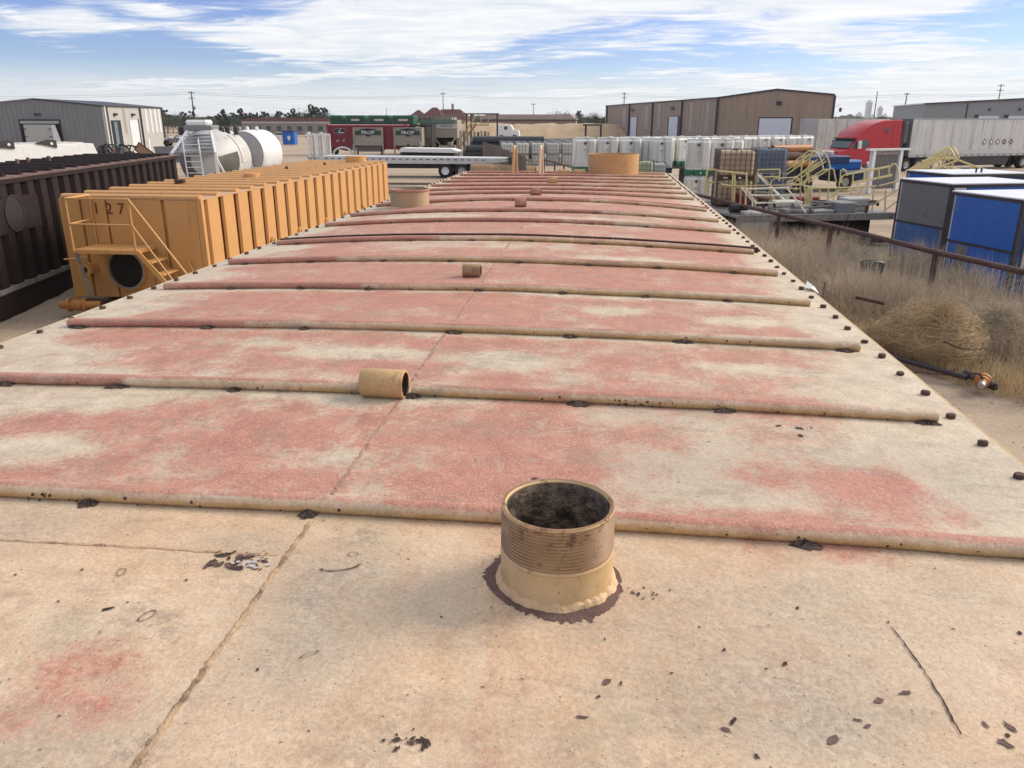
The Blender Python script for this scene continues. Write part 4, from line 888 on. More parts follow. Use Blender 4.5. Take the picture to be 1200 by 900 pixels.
# ================================================================ RIGHT: fence, weeds, skid, stairs, cabins, bins, truck
def fence_thing(label, pts, posts, h, r=.04):
    f = thing('pipe_fence', label, 'fence', (pts[0][0], pts[0][1], 0))
    for a in range(len(pts)-1):
        MB().tube([(pts[a][0], pts[a][1], h+.02*math.sin(a)), (pts[a+1][0], pts[a+1][1], h+.02*math.sin(a+1))], r, 8).build('top_rail', m_rustf, f, True, smooth=50)
    for (x, y) in posts:
        MB().tube([(x+rnd.uniform(-.03,.03), y, -.15), (x, y, h-.02)], r*1.12, 8).build('post', m_rustf, f, True, smooth=50)
    return f
m_rustf = mat('rusty_fence_pipe', (.085,.042,.034), .8, 0, .35, 8, .4, (.20,.13,.11), .25, 14)
fence_thing('rusty red brown pipe rail fence running through the dry weeds beside the foreground tank',
    [(9.6,12.2),(8.02,15.8),(7.24,18.25),(6.45,21.9),(5.49,25.3),(4.62,28.4),(3.65,31.8),(2.6,35.5),(1.4,39.5)], [(9.0,13.6),(7.30,18.1),(6.22,22.4),(5.46,25.4),(4.75,28.0),(3.65,31.8),(2.5,35.8)], 1.25, .062)
fence_thing('dark pipe rail fence far off below the stacked white cage tanks',
    [(-4.4,60.2),(-2.6,53.0),(-.8,45.0),(.2,41.0)], [(-4.3,59.8),(-3.3,56),(-2.5,52.6),(-1.6,48.8),(-.75,44.8)], 1.2, .05)

# dry brush: thousands of thin blades, one object
def blades(n, region, hfun, wd, seed, name, m, label, cat, bend=.5, tip=.15):
    rs = np.random.RandomState(seed); P = region(rs, n); n = len(P)
    h = hfun(P, rs); a = rs.uniform(0, 2*np.pi, n); bd = rs.normal(0, bend, n)*h; ba = rs.uniform(0, 2*np.pi, n)
    t3 = np.array([0, .45, .8, 1.0]); V = np.zeros((n, 7, 3)); k = 0
    for i, tt in enumerate(t3):
        cx = P[:,0]+np.cos(ba)*bd*tt**1.8; cy = P[:,1]+np.sin(ba)*bd*tt**1.8; cz = -.12+(h+.12)*tt - np.abs(bd)*.25*tt**3
        ww = wd*(1-.75*tt)*rs.uniform(.6,1.5,n)
        if i < 3:
            V[:,k] = np.stack([cx-np.cos(a)*ww, cy-np.sin(a)*ww, cz], 1); V[:,k+1] = np.stack([cx+np.cos(a)*ww, cy+np.sin(a)*ww, cz], 1); k += 2
        else: V[:,k] = np.stack([cx, cy, cz], 1)
    base = (np.arange(n)*7)[:,None]
    quads = np.concatenate([base+np.array([[0,1,3,2]]), base+np.array([[2,3,5,4]])], 0); tris = base+np.array([[4,5,6]])
    me = bpy.data.meshes.new(name); me.vertices.add(n*7); me.vertices.foreach_set('co', V.ravel())
    loops = np.concatenate([quads.ravel(), tris.ravel()]); me.loops.add(len(loops)); me.loops.foreach_set('vertex_index', loops.astype(np.int32))
    np_ = 2*n+n; me.polygons.add(np_); st_ = np.concatenate([np.arange(2*n)*4, 8*n+np.arange(n)*3]); me.polygons.foreach_set('loop_start', st_.astype(np.int32))
    me.update(calc_edges=True); me.validate(); me.materials.append(m)
    o = bpy.data.objects.new(name, me); C.objects.link(o); o['kind'] = 'stuff'; o['label'] = label; o['category'] = cat
    return o
def brushmat(name, c1, c2, c3):
    m = bpy.data.materials.new(name); m.use_nodes = True; t = m.node_tree; b = t.nodes['Principled BSDF']; vec = t.nodes.new('ShaderNodeTexCoord').outputs['Object']
    c = gmix(t, gmr(t, gnoise(t, vec, .55, 4), .35, .65), c1, c2); c = gmix(t, gmr(t, gnoise(t, vec, 6, 3), .45, .7, 0, .7), c, c3)
    c = gmix(t, gmr(t, gnoise(t, vec, 30, 2), .55, .62, 0, .5), c, tuple(x*1.5 for x in c2))
    t.links.new(c, b.inputs['Base Color']); b.inputs['Roughness'].default_value = .8; b.inputs['Specular IOR Level'].default_value = .2; return m
m_brush = brushmat('dry_brush_mix', (.45,.38,.29), (.58,.47,.33), (.31,.26,.21))
m_brush2 = brushmat('straw_mix', (.50,.38,.22), (.62,.48,.28), (.34,.26,.17))
def fx(y): return np.interp(y, [12,15.8,18.25,21.9,25.3,28.4,31.8], [9.7,8.02,7.24,6.45,5.49,4.62,3.65])
def reg_brush(rs, n):
    y = 11.0+rs.random_sample(n)**.75*17.5; lo = np.interp(y, [11,12,13.5,15,17,20,30], [7.6,6.7,5.9,5.0,4.0,2.6,1.8]); x = lo+rs.random_sample(n)*(np.interp(y,[11,22,28],[6.0,6.5,4.5]))
    d = vn(x*.9, y*.9, 11)*.6+vn(x*2.5, y*2.5, 12)*.4; keep = rs.random_sample(n) < np.clip((d-.18)*2.0, .1, 1)
    inbox = ((x > 8.7) & (y > 17.0+(x-9)*.3)) & (y < 27); keep &= ~inbox
    return np.stack([x, y], 1)[keep]
def h_brush(P, rs):
    d = vn(P[:,0]*.7, P[:,1]*.7, 21); e = np.clip((P[:,0]-np.interp(P[:,1],[11,15,20,30],[7.4,4.9,2.5,1.7]))/1.4, .25, 1)
    return (.26+.95*d*rs.uniform(.5,1.25,len(P)))*e
blades(120000, reg_brush, h_brush, .0040, 4, 'dry_brush', m_brush, 'mass of tangled grey brown dry weeds along the rusty fence', 'dry weeds', .75)
def reg_low(rs, n):
    y = 10.3+rs.random_sample(n)*13; lo = np.interp(y, [10,12,14,17,22], [7.3,6.3,5.2,3.9,2.0]); x = lo+rs.normal(0, .5, n)**2*1.2+rs.random_sample(n)*1.2
    return np.stack([x, y], 1)
blades(22000, reg_low, lambda P, rs: rs.uniform(.06,.34,len(P)), .0040, 9, 'straw_grass', m_brush2, 'low straw coloured grass at the edge of the dirt track', 'grass', .6)
blades(7000, reg_brush, lambda P, rs: h_brush(P, rs)*rs.uniform(.7,1.25,len(P)), .0075, 31, 'dry_twigs', brushmat('twig_mix', (.22,.16,.12), (.36,.27,.19), (.14,.10,.08)), 'coarser brown twigs tangled through the grey weeds by the fence', 'dry weeds', 1.0)
# tall stalks among the brush
def reg_st(rs, n):
    y = rs.uniform(12.5, 20, n); x = fx(y)+rs.uniform(-1.3, 1.6, n); return np.stack([x, y], 1)
blades(420, reg_st, lambda P, rs: rs.uniform(.9,1.45,len(P)), .007, 12, 'dry_stalks', brushmat('pale_stalks', (.5,.42,.30), (.55,.48,.36), (.34,.27,.19)), 'pale seed stalks sticking up above the weeds at the rusty fence', 'dry weeds', .12)
# seed heads on the stalks are part of the same tangle
def tumble(label, c, r, n, seed, flat=.85, m=None):
    t_ = thing('tumbleweed', label, 'tumbleweed', (c[0], c[1], 0)); rs = random.Random(seed); vs = []; fs = []
    for i in range(n):
        u1 = rs.uniform(0, 2*math.pi); v1 = math.acos(rs.uniform(-.55, 1)); tang = rs.uniform(-1.3, 1.3); R1 = r*rs.choice((rs.uniform(.5,.9), rs.uniform(.85,1.0), rs.uniform(.95,1.14))); ph = rs.uniform(.5, 1.1)
        prev = None
        for k in range(5):
            f = k/4; uu = u1+tang*ph*(f-.5)*1.6; vv = v1+(1-abs(tang))*ph*(f-.5)*1.3; rr = R1*(.55+.45*math.sin(min(1, f*1.35)*math.pi*.5))
            rr *= 1+.10*math.sin(3*uu)+.08*math.sin(5*vv)
            P = Vector((rr*math.sin(vv)*math.cos(uu), rr*math.sin(vv)*math.sin(uu), r*flat*.62+rr*flat*math.cos(vv)))
            wv = Vector((rs.uniform(-1,1), rs.uniform(-1,1), rs.uniform(-1,1))).normalized()*.0038*(1.15-f)
            cur = [len(vs), len(vs)+1]; vs += [P-wv, P+wv]
            if prev: fs.append((prev[0], prev[1], cur[1], cur[0]))
            prev = cur
    MB().add(vs, fs).build('branches', m or m_tumble, t_)['kind'] = 'stuff'
    MB().tube([(0,0,.0),(.05,.02,r*.3),(.02,.0,r*.55)], .02, 6, r1=.008).build('root_stem', m_bark, t_, smooth=50)
    return t_
tumble('large round golden tumbleweed resting against the weeds above the small orange valve', (5.95,14.15), .84, 5200, 1, .74)
tumble('greyer tumbleweed pressed against the right side of the large golden one', (7.15,14.6), .72, 4200, 2, .75, m_weed)
tumble('small straw tumbleweed close to the tank edge left of the large golden one', (5.0,14.6), .36, 1500, 3, .8)
tumble('medium pale tumbleweed under the rusty rail near the blue cabins', (7.6,16.2), .50, 2000, 4, .8, m_weed)
tumble('grey tumbleweed deep in the weeds behind the black bucket', (6.7,22.4), .6, 1800, 5, .8, m_weed)
# bucket, valve, pipes and branch on the ground
bk = thing('bucket', 'black green plastic drum standing in the weeds under the rusty rail', 'bucket', (6.74,20.3,0))
MB().lathe([(1e-3,0),(.25,0),(.285,.62),(.30,.62),(.30,.66),(.27,.66),(.24,.05),(1e-3,.05)], 26).build('drum_body', m_bucket, bk, smooth=40)
MB().tube([(.29*math.cos(a), .29*math.sin(a), .60-.12*math.sin(a)) for a in np.linspace(math.pi, 2*math.pi, 9)], .01, 5).build('handle', m_steel, bk, smooth=50)
v2 = thing('pipe_valve', 'small orange and grey valve fitting lying on the dirt by a black pipe', 'valve', (6.0,12.35,.0), R_(-62))
MB().lathe([(.05,-.05),(.07,-.05),(.075,.02),(.10,.03),(.10,.10),(.125,.11),(.125,.17),(.10,.18),(.06,.22)], 22, (0,0,.11), 'X').build('valve_body', m_valve, v2, smooth=35)
MB().lathe([(1e-3,-.16),(.045,-.16),(.06,-.13),(.06,-.05),(1e-3,-.05)], 16, (-.0,0,.11), 'X').build('valve_nose', m_steel, v2, smooth=40)
v2.rotation_euler = (0,0,R_(62))
MB().tube([(.0,.0,.18),(-.02,.05,.26),(-.1,.22,.27)], .018, 6).build('lever', m_rust, v2, smooth=50)
def lying(name, label, cat, pts, r, m, bore=True):
    t_ = thing(name, label, cat, (pts[0][0], pts[0][1], 0)); MB().tube(pts, r, 10).build('pipe_body', m, t_, True, smooth=50)
    d = (Vector(pts[0])-Vector(pts[1])).normalized(); MB().tube([Vector(pts[0])+d*.001, Vector(pts[0])+d*.003], r*.78, 10).build('pipe_bore', m_dark, t_, True); return t_
lying('pipe', 'short black pipe with open end lying beside the small orange valve', 'pipe', [(6.17,12.28,.08),(6.0,12.95,.09)], .062, m_trim)
lying('pipe', 'long thin black pipe lying on the dirt in front of the tumbleweeds', 'pipe', [(5.95,12.75,.07),(5.3,13.6,.08),(4.85,14.25,.10)], .045, m_trim)
lying('pipe', 'thin rusty rod leaning down through the straw next to the tank edge', 'pipe', [(4.15,14.9,.02),(4.75,17.0,.75)], .022, m_rust)
lying('pipe', 'dark pipe poking out of the weeds left of the large tumbleweed', 'pipe', [(5.15,16.2,.62),(5.65,16.0,.55)], .035, m_rust)
for q in range(2):
    t_ = thing('dry_branch', ('dark crooked stick lying on the dirt between valve and tank', 'rust coloured crooked stick curving across the tumbleweed')[q], 'branch', ((5.4,12.9,0),(5.9,13.2,0))[q])
    pts = [(-.35,.1,.05),(-.1,.02,.08),(.15,.06,.05),(.4,-.06,.07)] if q == 0 else [(-.3,-.2,.6),(-.1,-.3,.52),(.1,-.32,.50),(.35,-.25,.52)]
    MB().tube(pts, .016, 6, r1=.006).build('stick', m_rust, t_, smooth=50); MB().tube([pts[1], (pts[1][0]+.08, pts[1][1]+.1, pts[1][2]+.10)], .009, 5, r1=.003).build('twig', m_rust, t_)

m_y3 = mat('rust_spotted_yellow', (.50,.40,.20), .6, 0, .15, 5, .1, (.25,.12,.06), .35, 6)
# ---- grey pump skid with low deck behind the fence
ps = thing('pump_skid', 'low grey steel skid with dark openings below its deck, crowded with pumps and guard rails', 'skid', (4.5,27.0,0), R_(15.5))
MB().box(0, 5.9, 0, .12, .78, 1.0).build('deck_beam', m_greybar, ps); MB().box(0, 5.9, 4.6, 4.72, .78, 1.0).build('deck_beam', m_greybar, ps)
MB().box(0, 5.9, .12, 4.6, .90, .96).build('deck', m_grey, ps)
for x in (0, 1.15, 5.75): MB().box(x, x+.14, .0, .14, 0, .78).build('skid_leg', m_greybar, ps)
for x in (0, 2.8, 5.75): MB().box(x, x+.14, 4.6, 4.72, 0, .78).build('skid_leg', m_greybar, ps)
MB().box(0.14, 1.15, .02, .08, 0.02, .78).build('front_panel', m_ltgrey, ps); MB().box(.2, 5.7, 1.4, 1.46, 0, .9).build('inner_wall', m_dark, ps)
MB().box(.3, 5.6, .25, 4.4, -.05, .12).build('floor_pan', m_trim, ps)
for (x, y, w_, d_, h_, m) in ((1.9,.5,.9,.5,.16,m_greybar),(2.9,.4,.8,.5,.14,m_steel),(3.7,.3,.7,.8,.38,m_grey),(4.4,.9,.9,.6,.45,m_ltgrey),(2.2,1.7,1.0,.7,.3,m_offw),(.4,.3,.8,.5,.12,m_offw),(5.0,1.8,.6,.8,.4,m_grey),(3.4,2.6,1.0,.5,.35,m_maroon),(2.3,3.0,.7,.5,.3,m_rustb),(1.1,2.4,.6,.6,.5,m_maroon)):
    MB().cbox(x, x+w_, y, y+d_, .962, .962+h_, .04).build('equipment_box', m, ps)
for (x, y) in ((1.2,.7),(3.2,.9),(4.9,.5),(.7,.9)): 
    MB().tube([(x,y,.96),(x,y,1.22),(x+.12,y,1.34),(x+.34,y,1.34),(x+.42,y,1.2)], .05, 8).build('elbow_pipe', m_black if x < 4 else m_rustb, ps, smooth=50)
for (x, y) in ((.4,.9),(2.6,.75),(3.9,1.4)): MB().lathe([(1e-3,-.3),(.15,-.3),(.16,.0),(.11,.05),(.11,.3),(1e-3,.3)], 16, (x,y,1.14), 'X').build('pump_motor', m_black if x < 1 else m_greybar, ps, smooth=40)
# guard rails, stairs: tubes measured from the photograph at their distance
def rails(name, label, cat, Y, segs, r=.024, m=m_yel, depth=None, group=None, par='rail'):
    A = W(*segs[0][0], Y=Y); t_ = thing(name, label, cat, (A.x, A.y, 0), 0, group)
    for s in segs:
        mm = m; rr = r
        pts = [W(*p[:2], Y=Y+(p[2] if len(p) > 2 else 0)) for p in s]
        vert = abs(pts[0].x-pts[-1].x) < .25*abs(pts[0].z-pts[-1].z)
        MB().tube(pts, rr, 7).build('post' if vert else par, mm, t_, True, smooth=50)
    if depth:
        for s in segs[:depth[1]]:
            pts = [W(*p[:2], Y=Y)+Vector(depth[0]) for p in s]; MB().tube(pts, r, 7).build(par, m, t_, True, smooth=50)
    return t_
rails('guard_rail', 'short square yellow frame standing in front of the green based bins', 'railing', 30.5, [[(829,199),(826,228)],[(840,199),(837,236)],[(829,199),(840,199)],[(829,213),(839,214)]], .045)
rails('guard_rail', 'yellow handrail with two posts below the tan cage tank', 'railing', 29.4, [[(840,200),(876,204)],[(845,216),(857,218),(876,221)],[(859,203),(857,246)],[(861,203),(860,240)],[(875,204),(873,250)]], .032)
rails('guard_rail', 'brownish long horizontal rail crossing the pump skid', 'railing', 29.0, [[(856,218),(940,217)],[(858,218),(857,247)],[(868,219),(867,250)],[(938,217),(938,250)],[(905,218),(904,248)]], .026, mat('brownish_yellow', (.42,.33,.17), .6, 0, .15, 5, .1))
rails('metal_stair', 'bright cream tipped over stair rail with three parallel bars on the pump skid', 'stair', 28.0, [[(869,220),(882,236)],[(875,221.5),(924,220)],[(880,229),(932,229)],[(884,238),(941,237)],[(922,220),(944,249)],[(874,221),(886,238)],[(882,236),(881,252)]], .030, m_yelb)
rails('stair_stringer', 'single white diagonal bar slanting down behind the cream stair rail', 'bar', 30.2, [[(887,204),(930,245)]], .045, mat('white_bar', (.78,.78,.74), .5, 0, .05, 5, 0))
rails('guard_rail', 'small yellow rail in front of the slate blue cage tank', 'railing', 31.0, [[(887,199),(914,198.5)],[(888,199),(888,214)],[(914,198.5),(913,212)],[(888,208),(913,207)]], .026)
rails('metal_stair', 'yellow looped stairway leaning up before the dark blue trailer', 'stair', 33.5,
    [[(939,214),(939,199),(940,186),(944,179.5),(949,176.5),(955,178),(960,183),(963,190),(965,199)],[(911,207),(920,201),(949,180)],[(921,200),(922,196),(944,180)],[(919,218),(940,203),(960,190)],[(938,216),(965,199)],[(928,212),(958,187)],[(944,200),(946,206),(944,214),(941,217)],[(965,199),(972,198.5)],[(911,207),(905,216)],[(905,216),(938,216)]], .030, depth=((.5,.9,0), 6))
rails('guard_rail', 'long yellow rail bowing across the middle of the pump skid', 'railing', 29.5, [[(941,217),(952,219.5),(967,220.5),(990,220),(1027,218)],[(943,218),(944,247)],[(961,220.5),(960,250)],[(971,220.5),(969,252)],[(1024,218),(1022,247)],[(1008,235),(1023,235)],[(972,232),(985,222)]], .028)
MBt = rails('post', 'pair of thick yellow channel posts in the middle of the pump skid', 'post', 29.3, [[(950,220),(950,246)],[(947,220),(947,246)]], .055)
rails('metal_stair', 'low yellow stair rail rising right to a hoop before the white framed panel', 'stair', 34.5, [[(983,216),(985,208),(990,205),(1020,200),(1045,195)],[(998,215),(1020,211),(1045,206)],[(1012,212),(1013,203),(1015,199.5),(1019,199)],[(1042,207),(1042,197),(1045,192.5),(1049,192),(1052,196),(1053,203),(1052,212)],[(985,208),(983,220)],[(1000,203),(999,215)],[(1030,198),(1030,209)]], .028, depth=((.3,.8,0), 3))
rails('metal_stair', 'small upright yellow hoop pair between the looped stair and the grey panel', 'stair', 34.0, [[(971,215),(972,199),(975,197),(977,199),(980,214)],[(985,214),(985,200),(988,198),(991,200),(993,206)]], .026)
rails('metal_stair', 'yellow stair rail descending beside the grey front of the left blue cabin', 'stair', 28.6, [[(1026,238),(1053,222)],[(1036,247),(1055,233)],[(1038,222),(1037,247)],[(1030,218),(1054,212)]], .026)
rails('metal_stair', 'tall yellow double stairway peaking against the white semi trailer', 'stair', 38.0,
    [[(1060,202),(1084,188),(1110,172.5),(1114,175),(1120,186)],[(1066,202),(1090,188),(1112,177)],[(1071,203),(1100,186),(1120,186)],[(1080,203),(1119,189)],[(1090,187),(1096,186),(1101,192),(1100,199)],[(1105,178),(1108,184),(1107,190)],[(1119,186),(1140,194),(1167,203)],[(1110,195),(1130,200),(1155,206)],[(1140,193),(1137,202)],[(1119,187),(1115,196),(1109,199)]], .040, depth=((.6,1.1,0), 6))
rails('guard_rail', 'faded yellow rail loop lying among the pumps at the middle of the skid', 'railing', 30.8, [[(900,232),(904,212),(908,209),(934,208),(937,212),(939,233)],[(903,221),(937,221)]], .022)
rails('guard_rail', 'yellow ladder section leaning behind the long bowed rail', 'ladder', 32.0, [[(984,246),(1006,214)],[(992,248),(1014,216)],[(987,242),(995,243)],[(992,234),(1000,235)],[(998,226),(1006,227)],[(1003,219),(1011,220)]], .022)
rails('guard_rail', 'low yellow hoop rail right of the thick channel posts', 'railing', 31.5, [[(976,246),(977,226),(980,223),(996,223),(999,226),(1000,246)],[(977,235),(1000,235)]], .024)
rails('guard_rail', 'yellow braced rail between the tan and slate blue cage tanks', 'railing', 30.0, [[(884,246),(886,206),(890,203)],[(890,203),(900,214),(912,246)],[(886,225),(905,226)]], .024, m_y3)
rails('pipe_bundle', 'grey and rusty pipes lying loose on the skid deck', 'pipes', 28.6, [[(905,243),(960,239)],[(918,246),(975,241)],[(950,236),(1005,240)],[(990,244),(1030,238)]], .035, m_greybar)
# white framed grey panel standing on end
gp = thing('framed_panel', 'grey slatted panel in a white frame standing in front of the red truck', 'panel', (15.2,48.6,0), R_(30))
W0 = 2.35
MB().box(0,.22,-.12,.12,0,2.35).build('frame_post', m_white, gp); MB().box(W0-.22,W0,-.12,.12,0,2.35).build('frame_post', m_white, gp); MB().box(-.35,W0+.55,-.16,.16,2.35,2.45).build('frame_top', m_white, gp); MB().box(.22,W0-.22,-.1,.1,2.10,2.34).build('frame_head', m_greybar, gp)
for k in range(9): MB().prism([(.24+k*.207,.0),(.24+k*.207+.19,.0),(.24+k*.207+.13,-.07),(.24+k*.207+.06,-.07)], .2, 2.09, 'Z').build('slat', m_gpanel, gp)
# ---- blue cabins
def cabin(label, loc, rz, wA, lB, H, upper, lower, flip=False):
    c = thing('blue_cabin', label, 'cabin', loc, rz, 'blue framed cabins behind the fence')
    # local: corner post at origin, face A along -x..: y runs along the end face (towards the fence-left), x along the long side
    T = .05
    MB().box(.03, lB-.03, .03, wA-.03, .12, H-.03).build('shell', m_dblue, c)
    MB().box(-.02, lB+.02, -.02, wA+.02, H, H+.03).build('roof_sheet', m_roofw, c)
    for (x, y) in ((0,0),(0,wA-.07),(lB-.07,0),(lB-.07,wA-.07)): MB().box(x-.004, x+.074, y-.004, y+.074, 0, H-.002).build('corner_post', m_trim, c)
    for z in (.06, H-.08):
        MB().box(-.01,.06,.08,wA-.08,z,z+.07).build('end_rail', m_trim, c); MB().box(.08,lB-.08,-.01,.06,z,z+.07).build('side_rail', m_trim, c)
    zm = H*.47
    MB().box(-.012,.06,.08,wA-.08,zm,zm+.06).build('end_rail', m_trim, c)
    MB().box(.0,.03,.20,wA-.12,zm+.06,H-.08).build('upper_panel', upper, c); MB().box(.0,.029,wA-.12,wA-.075,.14,H-.081).build('edge_strip', m_offw, c)
    MB().box(.0,.029,.08,.20,.14,H-.081).build('edge_strip', upper if flip else m_blue, c)
    MB().box(.001,.028,.20,wA-.12,.13,zm).build('lower_panel', lower, c)
    return c, zm, T
M1 = (9.50,23.25,0); rzb = R_(17)
c1, zm, _ = cabin('blue cabin with a grey board upper end panel, left one behind the rusty rail', M1, rzb, 2.20, 3.0, 2.33, m_gpanel, m_blue2, True)
MB().box(.10,.46,.0,.03,.14,2.24).build('white_door', m_roofw, c1); MB().box(.48,2.9,.0,.028,.14,1.9).build('side_panel', m_blue, c1); MB().box(.48,2.9,.0,.027,1.92,2.24).build('fascia', m_blue, c1)
for z in (1.30,1.18): MB().box(.20,.34,-.03,.0,z,z+.05).build('latch', m_trim, c1)
c2, zm2, _ = cabin('bright blue cabin with a white roof, partly cut by the right edge', (9.42,19.15,0), rzb, 2.25, 3.0, 2.30, m_blue, m_blue)
MB().box(-.006,.0,1.42,1.86,.30,zm2-.02).build('end_window', m_gpanel, c2)
MB().box(.25,1.1,-.012,.028,.65,1.95).build('side_window_frame', m_ltgrey, c2); MB().box(.32,1.03,-.016,.0,.72,1.88).build('side_window', m_glass, c2)
MB().box(1.2,2.9,.0,.028,.14,2.2).build('side_panel', m_blue, c2)
c3, _, _ = cabin('blue cabin standing behind the other two, only its white roof in view', (11.2,27.6,0), rzb, 2.2, 3.0, 2.33, m_blue, m_blue2)
for x in (.5,.7): MB().cyl((x+.8,.5,2.36), .03, .14, 8).build('roof_stub', m_trim, c3)
# ---- tall white plastic bins
def bin_proto(base_m, st):
    t_ = thing('plastic_bin', 'x', 'bin')
    b_ = MB().cbox(-.58,.58,-.58,.58,.20,1.52,.10); b_.build('bin_body', m_white2, t_, smooth=30)
    MB().cbox(-.50,.50,-.50,.50,1.52,1.58,.05).build('bin_lid', m_white2, t_, smooth=30)
    MB().cyl((.1,0,1.58), .13, .05, 14).build('fill_cap', m_offw, t_, smooth=40)
    for x in (-.42,0,.42): MB().cbox(x-.16,x+.16,-.57,.57,0,.2,.03).build('base_foot', base_m, t_)
    MB().box(-.585,.585,-.585,.585,.14,.24).build('base_skirt', base_m, t_)
    for q in range(3): MB().cbox(-.50+q*.34,-.22+q*.34,-.60,-.585,.35,1.42,.008).build('body_flute', m_white2, t_)
    if st:
        D = .10; MB().add([(0,-.604,1.32-D),(D,-.604,1.32),(0,-.604,1.32+D),(-D,-.604,1.32)], [(0,1,2,3)]).build('hazard_diamond', m_sticker, t_)
        MB().add([(0,-.606,1.32-D*.9),(D*.5,-.606,1.32-D*.45),(0,-.606,1.32-.01),(-D*.5,-.606,1.32-D*.45)], [(0,1,2,3)]).build('diamond_colour', m_sticker_red if st == 1 else m_offw, t_)
        MB().box(-.10,.16,-.603,-.598,.95,1.08).build('label_plate', m_offw, t_)
    return t_
PA, PB_, PC = bin_proto(m_green, 1), bin_proto(m_trim, 2), bin_proto(m_trim, 0)
used = set()
def place(P, loc, rz, label, group, sc=None):
    if P.name in used: return dup(P, loc, rz, label, group, sc)
    used.add(P.name); P.location = loc; P.rotation_euler = (0,0,rz); P['label'] = label; P['group'] = group
    if sc: P.scale = sc
    return P
ORD = ['first','second','third','fourth','fifth','sixth','seventh','eighth','ninth','tenth','eleventh','twelfth','thirteenth']
# row A: four stacks left, just above the large round collar
for k in range(4):
    x = -.95+k*1.09; y = 40.0+k*.25
    for tier in (0, 1):
        place((PA, PB_)[k % 2] if tier else PB_, (x, y, tier*1.6), R_(6+rnd.uniform(-3,3)), '%s white bin from the left, %s level, just above the round orange collar' % (ORD[k], ('lower','upper')[tier]), 'white bins above the collar', (.93,.9,1))
# row C: front stacks with green and black bases
for k, (x, y, P) in enumerate(((2.75,39.6,PB_),(3.75,38.6,PB_),(4.30,38.2,PA),(5.35,38.4,PA),(5.85,39.5,PC))):
    if k == 1: continue
    for tier in (0, 1):
        place(PC if (tier == 0 and k in (0,4)) else P, (x, y, tier*1.6), R_(-4 if k < 4 else 4), ['leftmost','','middle','green based','rearmost'][k]+' white bin, '+('lower','upper')[tier]+' level, of the front group beside the yellow rails', 'front group of white bins')
# row B: the long back row
for k in range(13):
    f = k/12; x = .3+12.2*f; y = 45.5+8.3*f
    for tier in (0, 1):
        if tier == 0 and k < 10: continue
        place((PB_, PA, PC)[k % 3], (x, y, tier*1.6-.1), R_(33), '%s white bin from the left in the long back row, %s level' % (ORD[k], ('lower','upper')[tier]), 'long back row of white bins')
rk2 = thing('storage_rack', 'long dark steel rack carrying the back row of white bins', 'rack', (.3,45.5,0), math.atan2(8.3,12.2))
MB().box(-.6,15.0,-.65,.65,1.34,1.49).build('rack_deck', m_trim, rk2)
for k in range(8): MB().box(-.5+k*2.0,-.38+k*2.0,-.6,.6,0,1.33).build('rack_post', m_trim, rk2)
for q in range(3):
    t_ = thing('rusty_pipe', ('uppermost','middle','lowest')[q]+' rusty orange brown pipe lying below the right end of the white back row', 'pipe', (10.6,48.6,0), math.atan2(8.3,12.2))
    MB().lathe([(.17,-1.5),(.2,-1.5),(.2,1.5),(.17,1.5)], 16, (0,-.2-q*.1,2.45-.42*q), 'X', True).build('pipe_body', m_rustb if q == 1 else m_valve, t_, smooth=40); MB().lathe([(1e-3,-1.45),(.17,-1.45)], 14, (0,-.2-q*.1,2.45-.42*q), 'X').build('pipe_bore', m_dark, t_)
    for s in (-1.1,1.1): MB().box(s-.05,s+.05,-.6-q*.1,.2-q*.1,2.2-.42*q-.08 if q < 2 else 0,2.25-.42*q).build('cradle', m_trim, t_)
# ---- caged tanks
def ibc_proto(bm_, cm_=m_wire, dense=True):
    t_ = thing('caged_tank', 'x', 'caged tank')
    MB().cbox(-.54,.54,-.46,.46,.16,1.04,.07).build('bottle', bm_, t_, smooth=30)
    MB().cyl((0,0,1.04), .10, .05, 12).build('cap', m_black, t_)
    cg = MB(); nv = 8 if dense else 5; nh = 6 if dense else 4; B_ = .010 if dense else .014
    for k in range(nv):
        x = -.58+1.16*k/(nv-1)
        for y in (-.5,.5): cg.box(x-B_,x+B_,y-B_,y+B_,.14,1.08)
    for k in range(nv-2):
        y = -.5+1.0*(k+1)/(nv-1)
        for x in (-.58,.58): cg.box(x-B_,x+B_,y-B_,y+B_,.14,1.08)
    for k in range(nh):
        z = .18+.90*k/(nh-1)
        for y in (-.5-B_*1.8,.5+B_*1.8): cg.box(-.60,.60,y-B_,y+B_,z-B_,z+B_)
        for x in (-.58-B_*1.8,.58+B_*1.8): cg.box(x-B_,x+B_,-.50,.50,z-B_,z+B_)
    cg.build('cage', cm_, t_)
    pl_ = MB()
    for x in (-.5,0,.5): pl_.box(x-.07,x+.07,-.5,.5,0,.11)
    pl_.box(-.6,.6,-.52,.52,.11,.145); pl_.build('pallet', m_steel if cm_ is m_wire else m_rustb, t_)
    return t_
I_dark = mat('cage_dark', (.14,.10,.085), .6, .2, .3, 6, .1)
IW, IA, IG, IS = ibc_proto(m_white2), ibc_proto(m_amber, I_dark), ibc_proto(m_lgreen), ibc_proto(m_slate)
ID = ibc_proto(m_white2, m_wire, False)
g_ = 'caged tanks stacked by the yellow rails'
